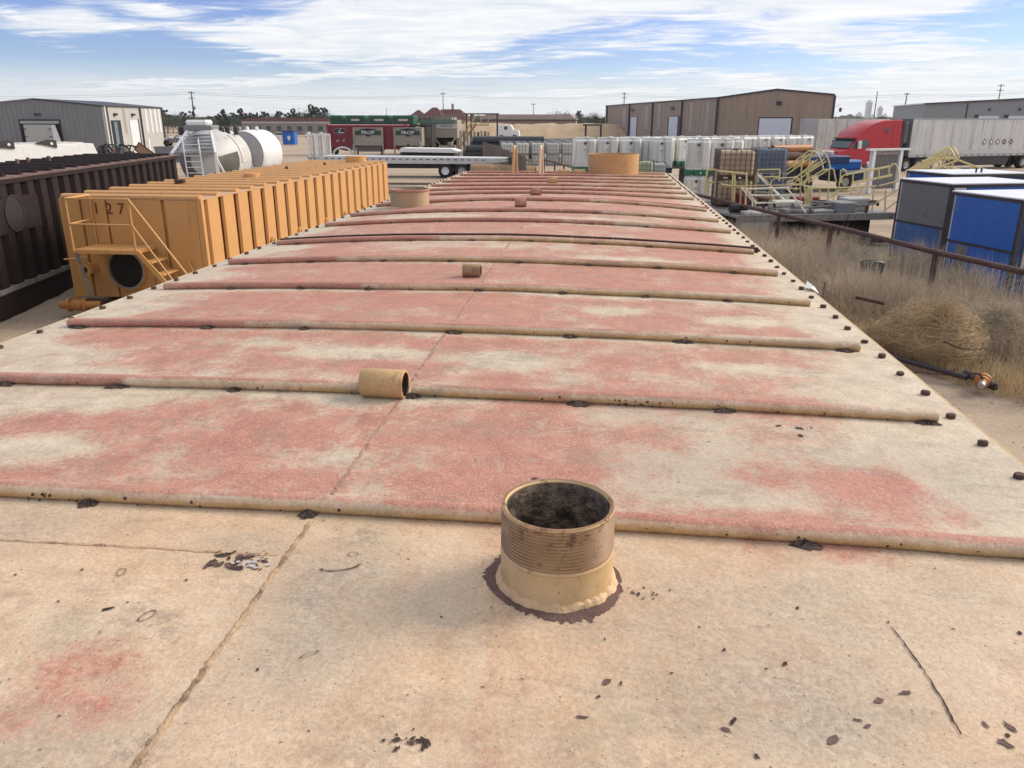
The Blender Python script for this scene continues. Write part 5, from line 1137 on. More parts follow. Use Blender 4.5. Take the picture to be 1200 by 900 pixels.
for tier in range(3):
    nm = ('bottom','middle','top')[tier]; z = tier*1.02-.12
    place(IA, (4.82,30.75,z), R_(3), 'tan stained caged tank, %s of the stack behind the yellow handrail' % nm, g_, (1.12,1.1,.98))
    place(IS, (6.60,33.6,z-.05), R_(10), 'slate blue caged tank, %s of the stack right of the tan one' % nm, g_)
    if tier < 2:
        place(IW, (.62,36.6,z+.3), R_(2), 'narrow white caged tank, %s of the stack beside the round orange collar' % ('lower','upper')[tier], g_, (.62,.9,1))
        place(IG, (1.62,36.4,z+.3), R_(2), 'greenish yellow caged tank, %s of the stack between the collar and white bins' % ('lower','upper')[tier], g_, (1.0,1,1.02))
        place(IW, (2.45,37.6,z+.2), R_(2), 'white caged tank, %s of the stack half hidden behind the greenish one' % ('lower','upper')[tier], g_)
for k, (x, y) in enumerate(((6.0,31.6),(7.1,32.3))):
    place(IA if k == 0 else IG, (x, y+1.2, 0), R_(8), ('amber caged tank low behind the looped yellow stairway', 'green tinted caged tank low behind the looped yellow stairway')[k], g_)
# far field of caged tanks
for j in range(7):
    for i in range(6+j):
        x = -8.7+i*1.36-j*.35; y = 74+j*2.6+i*.4
        for tier in (1,) if j > 0 else (0, 1):
            place(ID, (x, y, tier*1.0-.1), R_(4+rnd.uniform(-3,3)), 'white caged tank, %s from the left, %s row, %s, in the far block' % (ORD[i], ORD[j], ('lower','upper')[tier]), 'far block of caged tanks')
# ---- dark blue low trailer
bl = thing('low_trailer', 'dark blue low trailer parked between the caged tanks and the red truck', 'trailer', (11.9,50.0,0), R_(24))
MB().cbox(-2.6,2.4,-1,1,1.55,2.0,.06).build('bed', m_dblue, bl); MB().box(-2.4,2.2,-.7,.7,.9,1.53).build('under_frame', m_trim, bl); MB().cbox(.9,3.4,-.9,.9,1.2,1.75,.1).build('front_hood', m_blue, bl)
MB().cbox(1.8,3.9,-1,1,.5,1.18,.1).build('blue_tank', m_dblue, bl); MB().cbox(-.9,-.4,-.6,0,2.0,2.25,.05).build('deck_box', m_white, bl); MB().cbox(1.2,1.6,-.5,0,2.0,2.25,.05).build('deck_box', m_offw, bl)
for x in (-1.7,-.6,2.2):
    wh = MB().lathe([(.25,-.14),(.46,-.14),(.5,-.08),(.5,.08),(.46,.14),(.25,.14)], 20, (x,-.95,.5), 'Y').build('wheel', m_tyre, bl, smooth=40); MB().lathe([(1e-3,-.1),(.25,-.13),(.25,.1)], 16, (x,-.95,.5), 'Y').build('hub', m_hub, wh)
# ---- red semi truck and trailers
def wheelset(par, x, y, r=.52, wd=.28, hub=m_hub):
    wh = MB().lathe([(r*.56,-wd/2),(r*.92,-wd/2),(r,-wd*.3),(r,wd*.3),(r*.92,wd/2),(r*.56,wd/2)], 28, (x,y,r), 'Y').build('wheel', m_tyre, par, smooth=35)
    s = -1 if y < 0 else 1
    MB().lathe([(1e-3,s*wd*.52),(r*.2,s*wd*.5),(r*.25,s*wd*.3),(r*.5,s*wd*.38),(r*.58,s*wd*.46),(r*.58,0)], 22, (x,y,r), 'Y').build('hub', hub, wh, smooth=30)
tr = thing('semi_truck', 'red sleeper cab semi truck coupled to a long white trailer', 'truck', (17.75,67.75,0), R_(27.2))
side = [(.05,.62),(.0,1.0),(.05,1.45),(.25,1.62),(1.15,1.78),(1.75,2.52),(1.72,2.60),(2.1,3.02),(2.7,3.40),(3.5,3.72),(4.4,3.92),(5.4,3.98),(6.25,3.98),(6.25,.85),(5.95,.6),(2.25,.6)]
arch = [(1.30+.62*math.cos(a), .52+.62*math.sin(a)) for a in np.linspace(.13, math.pi-.13, 9)]
poly = side+arch
def cabbody():
    mb = MB(); k = len(poly); vs = []
    for (y, sc_) in ((-1.22,.0),(-1.14,.06),(1.14,.06),(1.22,.0)):
        yy = y
        for (x, z) in poly:
            top = max(0, (z-2.2)/1.8); yin = yy*(1-.09*top); vs.append((x, yin, z+(.0 if abs(y) > 1.2 else (.05 if z > 1.4 else 0))))
    fs = []
    order = [0, 1, 2, 3]
    for a in range(3):
        for i in range(k): j = (i+1) % k; fs.append((a*k+i, a*k+j, (a+1)*k+j, (a+1)*k+i))
    fs += [tuple(range(k)), tuple(3*k+i for i in range(k-1,-1,-1))]
    return mb.add(vs, fs)
cb_ = cabbody().build('cab', m_red, tr, smooth=32)
def cabside(pts, name, m, par=tr, off=.012):
    vs = []
    for (x, z) in pts:
        top = max(0, (z-2.2)/1.8); vs.append((x, -1.22*(1-.09*top)-off, z))
    vs2 = [(x, y+off*.9, z) for x,y,z in vs]; k = len(vs)
    return MB().add(vs+vs2, [tuple(range(k)), tuple(range(2*k-1,k-1,-1))]+[(i,(i+1)%k,k+(i+1)%k,k+i) for i in range(k)]).build(name, m, par)
cabside([(2.05,1.95),(2.05,2.32),(2.2,2.48),(2.95,2.48),(2.95,1.95)], 'side_window', m_glass)
cabside([(4.45,3.28),(4.5,3.40),(4.75,3.42),(4.98,2.98),(4.9,2.95)], 'sleeper_window', m_glass)
for x in (1.98,3.05,5.35): cabside([(x,.75),(x,2.5 if x < 4 else 3.85),(x+.03,2.5 if x < 4 else 3.85),(x+.03,.75)], 'door_seam', m_maroon, off=.006)
ws = MB().add([(1.17,-1.05,1.86),(1.17,1.05,1.86),(1.70,.98,2.50),(1.70,-.98,2.50)], [(0,1,2,3)]); ws.v = [(x-.05, y, z+.04) for x,y,z in ws.v]; ws.build('windshield', m_glass, tr)
MB().bar((1.60,-1.12,2.58),(1.60,1.12,2.58), .22, .07).build('sun_visor', m_trim, tr)
cabside([(1.22,1.88),(1.7,2.46),(1.8,2.46),(1.8,1.88)], 'quarter_window', m_glass)
MB().cbox(-.06,.0,-.75,.75,.75,1.40,.02).build('grille', m_chrome, tr)
for s in (-1,1): MB().cbox(.0-.03,.14,s*.98-.2,s*.98+.2,.95,1.2,.03).build('headlight', m_glass, tr)
MB().box(-.15,.2,-1.2,1.2,.35,.72).build('bumper', m_chrome, tr, bevel=.04)
MB().box(.1,1.05,-1.0,1.0,1.62,1.63).build('hood_trim', m_red, tr)
for s in (-1,1):
    MB().box(1.75,1.98,s*1.42-.1,s*1.42+.1,1.85,2.45).build('mirror', m_white if s < 0 else m_trim, tr, bevel=.02); MB().bar((1.86,s*1.15,2.1),(1.86,s*1.36,2.1), .05).build('mirror_arm', m_trim, tr)
wb2 = thing('white_box', 'small white cabinet with a dark square port standing before the nose of the red truck', 'cabinet', (16.9,65.2,0), R_(20)); MB().box(-.55,.55,-.4,.4,.75,1.75).build('cabinet_body', m_white, wb2, bevel=.03); MB().box(-.05,.30,-.43,-.401,1.0,1.35).build('port', m_dark, wb2); MB().box(-.4,.4,-.3,.3,0,.75).build('cabinet_stand', m_trim, wb2)
MB().box(6.3,6.6,-1.15,1.15,1.0,3.95).build('fairing_extender', m_trim, tr)
MB().box(2.2,9.2,-.45,.45,.62,.95).build('chassis', m_trim, tr)
MB().lathe([(1e-3,-.6),(.30,-.6),(.31,-.55),(.31,.55),(.30,.6),(1e-3,.6)], 20, (3.6,-1.0,.62), 'X').build('fuel_tank', m_chrome, tr, smooth=40)
wheelset(tr, 1.30, -1.08); wheelset(tr, 1.30, 1.08)
for x in (7.1,8.4): wheelset(tr, x, -1.05, .52, .5); wheelset(tr, x, 1.05, .52, .5)
st_ = thing('semi_trailer', 'long white box semi trailer behind the red cab with five diamond marks on its side', 'trailer', (24.2,71.05,0), R_(27.2))
TL = 15.8
MB().box(0,TL,-1.25,1.25,1.18,4.13).build('box_body', mat('trailer_white', (.60,.59,.57), .45, .1, .05, .6, .05, (.30,.28,.25), .3, .5, True), st_)
MB().box(-.05,.0,-1.22,1.22,1.2,4.1).build('front_wall', m_gpanel, st_); MB().cbox(-.55,-.05,-1.0,1.0,2.2,3.9,.1).build('cooling_unit', m_gpanel, st_)
MB().box(-.02,TL+.02,-1.27,-1.25,1.10,1.30).build('bottom_rail', m_steel, st_); MB().box(-.02,TL+.02,-1.27,-1.25,4.02,4.14).build('top_rail', m_steel, st_)
MB().box(.3,TL-.2,-1.262,-1.25,1.31,1.62).build('scuff_band', m_alu, st_)
for k in range(14): MB().box(1.1+k*1.12,1.16+k*1.12,-1.268,-1.25,1.63,4.01).build('side_post', m_offw if k % 2 else m_white, st_)
for k in range(40): MB().box(.5+k*.38,.66+k*.38,-1.275,-1.27,1.16,1.22).build('reflector', m_maroon if k % 2 else m_white, st_)
for k in range(5):
    x = 8.2+k*.78; D = .27
    MB().add([(x,-1.272,2.25-D),(x+D,-1.272,2.25),(x,-1.272,2.25+D),(x-D,-1.272,2.25)], [(0,1,2,3)]).build('diamond_mark', m_sticker, st_); D = .17 if k < 3 else .1
    MB().add([(x,-1.275,2.25-D),(x+D,-1.275,2.25),(x,-1.275,2.25+D),(x-D,-1.275,2.25)], [(0,1,2,3)]).build('diamond_centre', m_white, st_)
MB().prism([(4.0,.35),(11.3,.35),(11.6,1.1),(3.7,1.1)], -1.2, -1.16, 'Y').build('side_skirt', m_trim, st_)
for s in (-.9,.9): MB().box(3.0,3.15,s-.07,s+.07,.1,1.15).build('landing_leg', m_steel, st_)
MB().box(.6,TL-.3,-.5,.5,.85,1.17).build('under_frame', m_trim, st_)
for x in (13.2,14.5): wheelset(st_, x, -1.05, .52, .5); wheelset(st_, x, 1.05, .52, .5)
s2 = thing('semi_trailer', 'greyish white box trailer glimpsed between the brown warehouse and the red cab', 'trailer', (19.4,81.5,0), R_(27.2))
MB().box(0,14,-1.25,1.25,1.18,4.1).build('box_body', m_offw, s2); MB().box(-.04,0,-1.2,1.2,1.3,4.0).build('rear_door', m_ltgrey, s2); MB().box(.5,13,-.5,.5,.8,1.17).build('under_frame', m_trim, s2)
for k in range(11): MB().box(1.0+k*1.2,1.06+k*1.2,-1.268,-1.25,1.3,4.0).build('side_post', m_ltgrey, s2)
for x in (1.4,2.7,12): wheelset(s2, x, -1.05, .52, .5); wheelset(s2, x, 1.05, .52, .5)
# ================================================================ FAR: warehouse, prop modules, sheds, berm, trees, poles, town
bw = thing('warehouse', 'large brown metal warehouse with dark trim and white doors across the yard', 'building', (29.4,112.0,0))
P1 = Vector((29.4,112.0,0)); P2 = Vector((16.3,124.0,0)); P3 = Vector((.14,199.0,0)); EH = 7.1
RP = P1.lerp(P2, .47); RPz = 7.95; off_ = Vector((26,14,0))
back1 = P1+Vector((7.5,34,0)); back3 = P3+Vector((26,9,0))
def wallq(A, B, za, zb, name, m, par, out=0.0, z0a=0, z0b=0):
    d = (B-A).normalized(); nrm = Vector((d.y,-d.x,0));  nrm = nrm if nrm.y < 0 else -nrm
    a, b = A+nrm*out, B+nrm*out; th = nrm*-.05
    vs = [(a.x,a.y,z0a),(b.x,b.y,z0b),(b.x,b.y,zb),(a.x,a.y,za)]; vs2 = [(x+th.x,y+th.y,z) for x,y,z in vs]
    return MB().add(vs+vs2, [(0,1,2,3),(7,6,5,4),(0,4,5,1),(1,5,6,2),(2,6,7,3),(3,7,4,0)]).build(name, m, par, True)
wallq(P1, RP, EH, RPz, 'end_wall', m_beige, bw); wallq(RP, P2, RPz, 7.05, 'end_wall', m_beige, bw, .001)
wallq(P2, P3, 7.05, EH, 'long_wall', m_beige, bw)
wallq(P1, back1, EH, EH, 'side_wall', m_beige, bw); wallq(P3, back3, EH, EH, 'side_wall', m_beige, bw); wallq(back1, back3, EH, EH, 'back_wall', m_beige, bw)
RPb = back1.lerp(back3, .2)
MB().add([(P1.x,P1.y,EH+.05),(RP.x,RP.y,RPz+.05),(RPb.x,RPb.y,RPz+.05),(back1.x,back1.y,EH+.05),(P2.x,P2.y,7.1),(P3.x,P3.y,EH+.05),(back3.x,back3.y,EH+.05)], [(0,1,2,3),(1,4,5,6,2)]).build('roof', m_beige, bw, True)
def trim(A, B, za, zb, r=.2):
    MB().bar((A.x,A.y-.1,za),(B.x,B.y-.1,zb), r).build('roof_trim', m_trim, bw, True)
trim(P1, RP, EH, RPz); trim(RP, P2, RPz, 7.05); trim(P2, P3, 7.05, EH)
def onwall(A, B, px):
    k = (px-600)/920.0
    r = W(px, 150, Y=100); q = r.x/r.y                        # direction at that column
    t_ = (A.x-q*A.y)/((A.x-B.x)-q*(A.y-B.y)); return A.lerp(B, t_)
def wrect(A, B, p0, p1, z0, z1, name, m, out=.05):
    a = onwall(A, B, p0); b = onwall(A, B, p1); return wallq(a, b, z1, z1, name, m, bw, out, z0, z0)
wrect(P1, P2, 928, 888, 0, 4.35, 'door_frame', m_trim, .04); wrect(P1, P2, 926.5, 889.5, 0, 4.2, 'roller_door', m_door, .08)
wrect(P1, P2, 957, 947, 0, 2.4, 'door_frame', m_trim, .04); wrect(P1, P2, 956, 948, 0, 2.3, 'side_door', m_ltgrey, .08)
wrect(P1, P2, 914, 908, 5.9, 6.4, 'wall_lamp', m_trim, .3)
wrect(P2, P3, 796, 782.5, 0, 4.6, 'door_frame', m_trim, .05); wrect(P2, P3, 794, 784, 0, 4.5, 'white_door', m_door, .1)
wrect(P2, P3, 746.5, 737, 0, 4.6, 'door_frame', m_trim, .05); wrect(P2, P3, 746, 739, 0, 4.5, 'white_door', m_door, .1)
for p in (841,798,764,737,711): 
    a = onwall(P2, P3, p) if p < 841 else P2; MB().tube([(a.x-.1,a.y-.25,0),(a.x-.1,a.y-.25,7.0)], .16, 6).build('downspout', m_trim, bw, True)
MB().tube([(P1.x+.05,P1.y-.1,0),(P1.x+.05,P1.y-.1,7.0)], .16, 6).build('downspout', m_trim, bw, True)
for p in (828,809,771.5,757,731): wrect(P2, P3, p+2, p-1.5, 2.2, 6.6, 'skylight_strip', m_transl, .04)
for p in (788,741): wrect(P2, P3, p+1.5, p-1.5, 5.6, 6.1, 'wall_lamp', m_trim, .3)
for k in range(1, 40):
    f = k/40; a = P2.lerp(P3, f); MB().bar((a.x-.0,a.y-.01,.1),(a.x-.0,a.y-.01,6.9), .05).build('wall_seam', m_beige, bw, True)
for k in range(1, 14):
    a = P1.lerp(P2, k/14); MB().bar((a.x-.0,a.y-.01,.1),(a.x-.0,a.y-.01,7.0), .05).build('wall_seam', m_beige, bw, True)
MB().tube([(P1.x+.3,P1.y-.3,5.6),(P1.x+.7,P1.y-.3,5.9)], .05, 6).build('camera_arm', m_white, bw, True); MB().cbox(P1.x+.7,P1.x+1.0,P1.y-.5,P1.y-.2,5.0,5.5,.05).build('wall_speaker', m_trim, bw, True)
pt = thing('steel_portal', 'small dark steel portal frame at the left corner of the brown warehouse', 'frame', (-4.0,170,0))
for x in (0,3.1): MB().box(x,x+.4,0,.4,0,2.8).build('portal_post', m_trim, pt)
MB().box(-.4,3.6,0,.4,2.8,3.1).build('portal_beam', m_trim, pt)
# grey warehouse far right
gw = thing('warehouse', 'grey metal warehouse with two pale loading doors at the far right', 'building', (80.4,221.0,0), R_(-8))
MB().prism([(0,0),(0,7.8),(45,9.9),(90,7.8),(90,0)], 0, 40, 'Y').build('walls', mat('dull_grey_sheet', (.26,.26,.26), .5, 0, .05, .3, .05), gw)
MB().prism([(-.4,7.8),(45,9.9),(90.4,7.8),(90.4,8.0),(45,10.4),(-.4,8.1)], -.3, 40.3, 'Y').build('roof', m_white, gw)
MB().bar((-.3,-.35,7.9),(45,-.35,10.05), .3).build('roof_trim', m_trim, gw)
for x in (12.6,19.3): 
    MB().box(x,x+4.6,-.1,-.01,0,5.0).build('loading_door', m_door, gw); MB().box(x-.9,x,-.3,-.0,4.6,5.3).build('door_lamp', m_trim, gw); MB().box(x+2,x+2.5,-.3,0,6.3,6.8).build('wall_lamp', m_trim, gw)
MB().box(9.6,9.9,-.12,0,0,8.1).build('downspout', m_trim, gw)

# ---- maroon silo trailer with PROP modules and green boxes
ms_ = thing('sand_silo_trailer', 'maroon proppant silo trailer marked with a white L logo', 'trailer', (-31.6,93.5,0), R_(1))
MB().prism([(0,.9),(-.3,3.30),(9.0,3.30),(9.0,.9),(8,.7),(5.5,.7),(4.2,1.6),(2.0,.5)], -1.25, 1.25, 'Y').build('silo_body', m_maroon, ms_)
MB().box(-.35,9.2,-1.3,1.3,3.30,3.44).build('top_band', mat('pink_red_band', (.45,.06,.09), .5, 0, .2, 2, .05), ms_); MB().box(0,8.8,-1.32,-1.3,3.38,3.43).build('white_stripe', m_white, ms_)
for x in (2.9,3.3,6.2): MB().box(x,x+.08,-1.28,-1.251,.9,3.3).build('body_rib', m_maroon, ms_)
def oval(x, z, a, b_, y, m, n=28, name='logo_oval'): return MB().add([(x+a*math.cos(q), y, z+b_*math.sin(q)) for q in [2*math.pi*k/n for k in range(n)]], [tuple(range(n))]).build(name, m, ms_)
oval(1.28,2.70,.76,.34,-1.256, m_greige); oval(1.28,2.70,.72,.30,-1.262, m_ink)
text('L', .62, 'logo_letter', m_wprint, ms_, Matrix.Translation((1.20,-1.275,2.72)) @ FACE_Y @ Matrix.Scale(1.3, 4, (1,0,0)), .55); MB().box(1.15,1.75,-1.275,-1.268,2.52,2.58).build('logo_bar', m_wprint, ms_)
MB().box(5.15,6.05,-1.27,-1.256,2.4,3.05).build('logo_plate', m_ink, ms_); text('L', .62, 'logo_letter', m_wprint, ms_, Matrix.Translation((5.5,-1.30,2.74)) @ FACE_Y @ Matrix.Scale(1.3, 4, (1,0,0)), .55); MB().box(5.5,6.0,-1.30,-1.29,2.52,2.58).build('logo_bar', m_wprint, ms_)
for (x, w_) in ((.75,.35),(1.55,.22),(5.2,.2),(5.7,.2)): MB().box(x,x+w_,-1.262,-1.25,1.55,1.72 if w_ > .3 else 1.78).build('decal', m_greige, ms_)
for x in (.5,3.0,4.0): 
    MB().lathe([(.15,-.1),(.42,-.1),(.5,0),(.42,.1),(.15,.1)], 18, (x,-1.15,.5 if x < 1 else 1.0), 'Y').build('wheel' if x < 1 else 'hose_reel', m_tyre if x < 1 else m_offw, ms_, smooth=40)
MB().tube([(1.0+1.1*math.cos(a)+.5, -1.35, .15+.75*math.sin(a)) for a in np.linspace(0, math.pi, 12)], .12, 6).build('white_hose', m_white, ms_, smooth=50)
for x in (.3,3.2,6.0,8.7): MB().box(x-.08,x+.08,-1.1,-.95,0,.95).build('support_leg', m_trim, ms_)
def module(label, x0, x1, Y):
    md = thing('sand_module', label, 'container', ((x0+x1)/2, Y, 0)); w_ = (x1-x0)/2
    MB().box(-w_,w_,0,2.4,1.15,3.12).build('module_body', m_greige, md); MB().prism([(-w_,1.15),(w_,1.15),(w_*.72,.45),(-w_*.72,.45)], .2, 2.2, 'Y').build('hopper_bottom', mat('module_dark', (.14,.12,.10), .7, 0, .2, 2, .1), md)
    for s in (-1,1):
        MB().box(s*w_-.07,s*w_+.07,-.08,.1,0,3.12).build('module_post', m_greige, md)
    for z in (3.05,2.05,1.55,1.15): MB().box(-w_+.07,w_-.07,-.06,0,z,z+.07).build('module_rail', m_greige, md)
    MB().box(-w_+.2,w_-.2,-.05,-.001,2.28,2.75).build('name_band', m_dgrn, md)
    MB().cyl((0,-.06,2.53), .42, .04, 20, 'Y').build('name_disc', m_ink, md)
    text('PROP', .52, 'name_letters', m_wprint, md, Matrix.Translation((0,-.08,2.53)) @ FACE_Y @ Matrix.Scale(1.18, 4, (1,0,0)))
    MB().tube([(-w_*.5,-.07,2.86),(0,-.07,2.96),(w_*.5,-.07,2.86)], .05, 5).build('arched_print', m_ink, md)
    MB().box(-w_*.6,w_*.6,-.065,-.001,2.82,2.9).build('small_print', m_ink, md)
    return md
module('left greige sand module with PROP band, before the maroon silo trailer', -28.6, -25.2, 92.0); module('right greige sand module with PROP band, beside the sign hopper', -23.9, -20.7, 92.2)
gi = 0
for (p0, p1) in ((390,404.5),(409,430),(435,459),(463,487)):
    A = W(p0,140,Y=95); B = W(p1,140,Y=95); gb = thing('green_box', ['plain short dark green box, leftmost of four on the silo trailer','dark green box with a pale name plate, second from the left on the silo trailer','dark green box with a pale name plate, third from the left on the silo trailer','dark green box with a pale name plate, rightmost above the greige modules'][gi], 'container', ((A.x+B.x)/2,95.0,3.44)); w_ = (B.x-A.x)/2
    MB().cbox(-w_,w_,-1.1,1.1,0,1.0,.06).build('box_body', m_dkgreen, gb); MB().box(-w_*.97,w_*.97,-1.13,-1.1,.82,.92).build('lid_rim', m_green, gb); MB().box(-w_*.97,w_*.97,-1.13,-1.1,.08,.2).build('base_rim', m_dkgreen, gb)
    for q in range(4): MB().box(-w_*.8+q*w_*.5,-w_*.8+q*w_*.5+.08,-1.14,-1.13,.2,.82).build('side_rib', m_dkgreen, gb)
    if gi: MB().cbox(-w_*.45,w_*.45,-1.17,-1.14,.36,.60,.02).build('name_plate', m_offw, gb); 
    gi += 1
lg = thing('support_frame', 'thin dark frame of legs carrying the right hand green boxes', 'frame', (-22.3,95,0))
for x in (0,1.2,2.4): MB().box(x-.05,x+.05,-1.1,1.1,0,3.42).build('frame_leg', m_trim, lg)
MB().box(-.1,2.5,-1.15,1.15,3.2,3.43).build('frame_top', m_trim, lg)
# ---- sign hopper with yellow stairs
hp = thing('sand_hopper', 'greige ribbed sand hopper with a white name plate and yellow stairs', 'hopper', (-22.2,98.0,0))
MB().box(0,4.6,0,3,1.9,3.95).build('hopper_body', m_greige, hp); MB().box(1.7,4.0,-.1,3.1,3.95,4.25).build('hopper_top', m_greige, hp)
for k in range(8): MB().prism([(.08+k*.24,0),(.22+k*.24,0),(.20+k*.24,-.09),(.10+k*.24,-.09)], .9, 3.6, 'Z').build('hopper_rib', m_greige, hp)
MB().cbox(2.05,4.55,-.1,-.02,2.95,3.45,.03).build('name_plate', m_sign, hp); text('LANDING BAR', .24, 'name_letters', m_ink, hp, Matrix.Translation((3.3,-.12,3.2)) @ FACE_Y)
for x in (0,1.7,4.5): MB().box(x,x+.15,0,.15,0,1.9).build('hopper_leg', m_greige, hp)
MB().bar((1.8,0,1.9),(2.6,0,.9), .14).build('chute_brace', m_greige, hp); MB().bar((4.4,0,1.9),(3.6,0,.9), .14).build('chute_brace', m_yel, hp); MB().box(2.3,3.9,-.1,.1,.8,1.0).build('chute_beam', m_yel, hp); MB().box(2.7,3.5,.2,1.2,.6,1.7).build('chute_bin', m_dark, hp)
MB().box(0,4.6,1.0,1.1,0,1.9).build('rear_sheet', m_dark, hp)
m_y2 = mat('mustard_paint', (.42,.33,.12), .6, 0, .15, 4, .1)
for dy in (-.9,-.1): MB().bar((4.9,dy,.7),(7.0,dy,3.6), .16).build('stair_stringer', m_y2, hp)
for k in range(10): f = k/10; MB().box(4.85+f*2.1,5.2+f*2.1,-.9,-.1,.75+f*2.9,.82+f*2.9).build('stair_tread', m_y2, hp)
for dy in (-.9,-.1): MB().bar((4.9,dy,1.6),(7.0,dy,4.4), .07).build('stair_rail', m_y2, hp); 
MB().box(6.6,8.6,-.9,.9,3.3,3.45).build('stair_landing', m_y2, hp)
for x in (6.7,7.6,8.5): MB().box(x-.04,x+.04,-.9,-.82,3.45,4.4).build('landing_post', m_y2, hp)
MB().box(6.6,8.6,-.9,-.82,4.35,4.42).build('landing_rail', m_y2, hp)
gt = thing('green_gantry', 'greenish weathered walkway rail on top of the greige sand hopper', 'walkway', (-22.4,97.6,0))
for k in range(9): MB().box(k*.55,k*.55+.12,0,.1,3.96,4.45).build('gantry_post', mat('verdigris', (.12,.20,.15), .7, 0, .3, 3, .1), gt)
MB().box(-.1,4.6,0,.12,3.6,3.95).build('gantry_beam', mat('verdigris', (.12,.20,.15)), gt)
# post panels right of the hopper (slatted upright bundle)
sl = thing('upright_panels', 'row of brown upright steel panels below the mustard stairs', 'panel', (-17.0,96.0,0))
for k in range(9): MB().prism([(k*.42,0),(k*.42+.30,0),(k*.42+.24,-.12),(k*.42+.06,-.12)], 0, 2.75-.06*(k%3), 'Z').build('panel_post', m_wood if k % 2 else m_greige, sl)
# dark yard machinery under the hopper
mc = thing('machinery', 'low dark jumble of machinery standing in front of the sign hopper', 'machinery', (-19.5,90.0,0))
for k in range(16):
    x = -3.2+k*.42; h = rnd.uniform(.5,1.6); MB().cbox(x,x+rnd.uniform(.25,.6),rnd.uniform(-.5,0),rnd.uniform(.1,.6),0,h,.04).build('machine_part', rnd.choice((m_trim, m_greybar, m_rustb, m_black, m_grey)), mc)
for k in range(6): x = -3+k*1.1; MB().tube([(x,-.5,.1),(x+.2,-.55,.9),(x+.7,-.5,.95),(x+.9,-.5,.2)], .06, 6).build('machine_pipe', rnd.choice((m_rustb, m_greybar)), mc, smooth=50)
# ---- steel portal, pink building, white truck, berm
sf = thing('steel_gantry', 'tall thin dark steel gantry standing in front of the pinkish building', 'frame', (-27.2,161.0,0))
for x in (0,.9,6.1): MB().box(x,x+.3,0,.3,0,4.9).build('gantry_post', m_rust, sf)
MB().box(-.3,6.6,0,.3,4.9,5.15).build('gantry_beam', m_rust, sf)
pb = thing('low_building', 'long low pinkish building with a dark eave line behind the berm', 'building', (-44,290,0))
MB().box(0,34,0,12,0,3.9).build('walls', m_brick, pb); MB().prism([(-.6,3.9),(34.6,3.9),(32.0,5.7),(2.5,5.7)], -.6, 12.6, 'Y').build('roof', mat('tan_pink_roof', (.36,.28,.25), .8, 0, .1, .5, .1), pb); MB().box(-.7,34.7,-.8,-.6,3.6,4.0).build('eave', m_rust, pb)
for k in range(7): MB().box(2+k*4.4,3.6+k*4.4,-.05,-.001,1.2,2.6).build('window', m_glass, pb)
hs = thing('house', 'brick house with a dark red hipped roof behind the sign hopper', 'house', (-60,250,0))
MB().box(0,17.5,0,12,0,4.2).build('walls', m_brick, hs)
def hip(x0, x1, y0, y1, z0, z1, ins): return MB().add([(x0,y0,z0),(x1,y0,z0),(x1,y1,z0),(x0,y1,z0),(x0+ins,(y0+y1)/2,z1),(x1-ins,(y0+y1)/2,z1)], [(0,1,5,4),(1,2,5),(2,3,4,5),(3,0,4),(0,3,2,1)])
hip(6,18.3,-.5,12.5,4.0,7.0,3.2).build('roof', m_rroof, hs); hip(-.6,5.5,-1.5,8,4.0,6.7,2.6).build('roof', m_rroof, hs); hip(3.5,11.5,-2,9,4.3,7.5,3.3).build('roof', m_rroof, hs)
MB().box(12.5,13.2,5,5.7,6.8,8.6).build('chimney', m_brick, hs)
for x in (1.5,8.0,14.0): MB().box(x,x+1.3,-.06,-.001,1.5,2.9).build('window', m_glass, hs)
wt = thing('tow_truck', 'white work truck parked in front of the sand berm', 'truck', (-22.0,172.0,0))
MB().prism([(0,.7),(0,2.9),(2.6,2.9),(3.1,2.0),(4.2,1.85),(4.4,.7)], -1.1, 1.1, 'Y').build('body', m_white, wt, bevel=.05); MB().box(1.2,1.9,-1.12,-1.1,2.0,2.6).build('side_window', m_glass, wt); MB().box(-.6,.8,-1.15,1.15,.6,1.4).build('side_box', m_white, wt)
for x in (.6,3.4): wheelset(wt, x, -1.0, .5, .3)
# berm
bv = []; bf = []; NX, NY = 90, 12
for j in range(NY+1):
    for i in range(NX+1):
        x = -48+i*.72; y = 176+j*2.2; f = j/NY; prof_ = min(1, f*3.2)*(1 if f < .8 else (1-f)/.2)
        ends = min(1, max(0, (x+48)/6))*min(1, max(0, (16-x)/5)); z = -.05+prof_*ends*(2.75+.35*hnoise(x*.4,3)+.25*hnoise(x*1.4,9))+.12*hnoise(x*2,y*2)*prof_
        bv.append((x,y,z))
for j in range(NY):
    for i in range(NX): a = j*(NX+1)+i; bf.append((a,a+1,a+NX+2,a+NX+1))
mb = MB(); mb.v = bv; mb.f = bf; o = mb.build('sand_berm', m_sand, smooth=80); o['kind'] = 'structure'
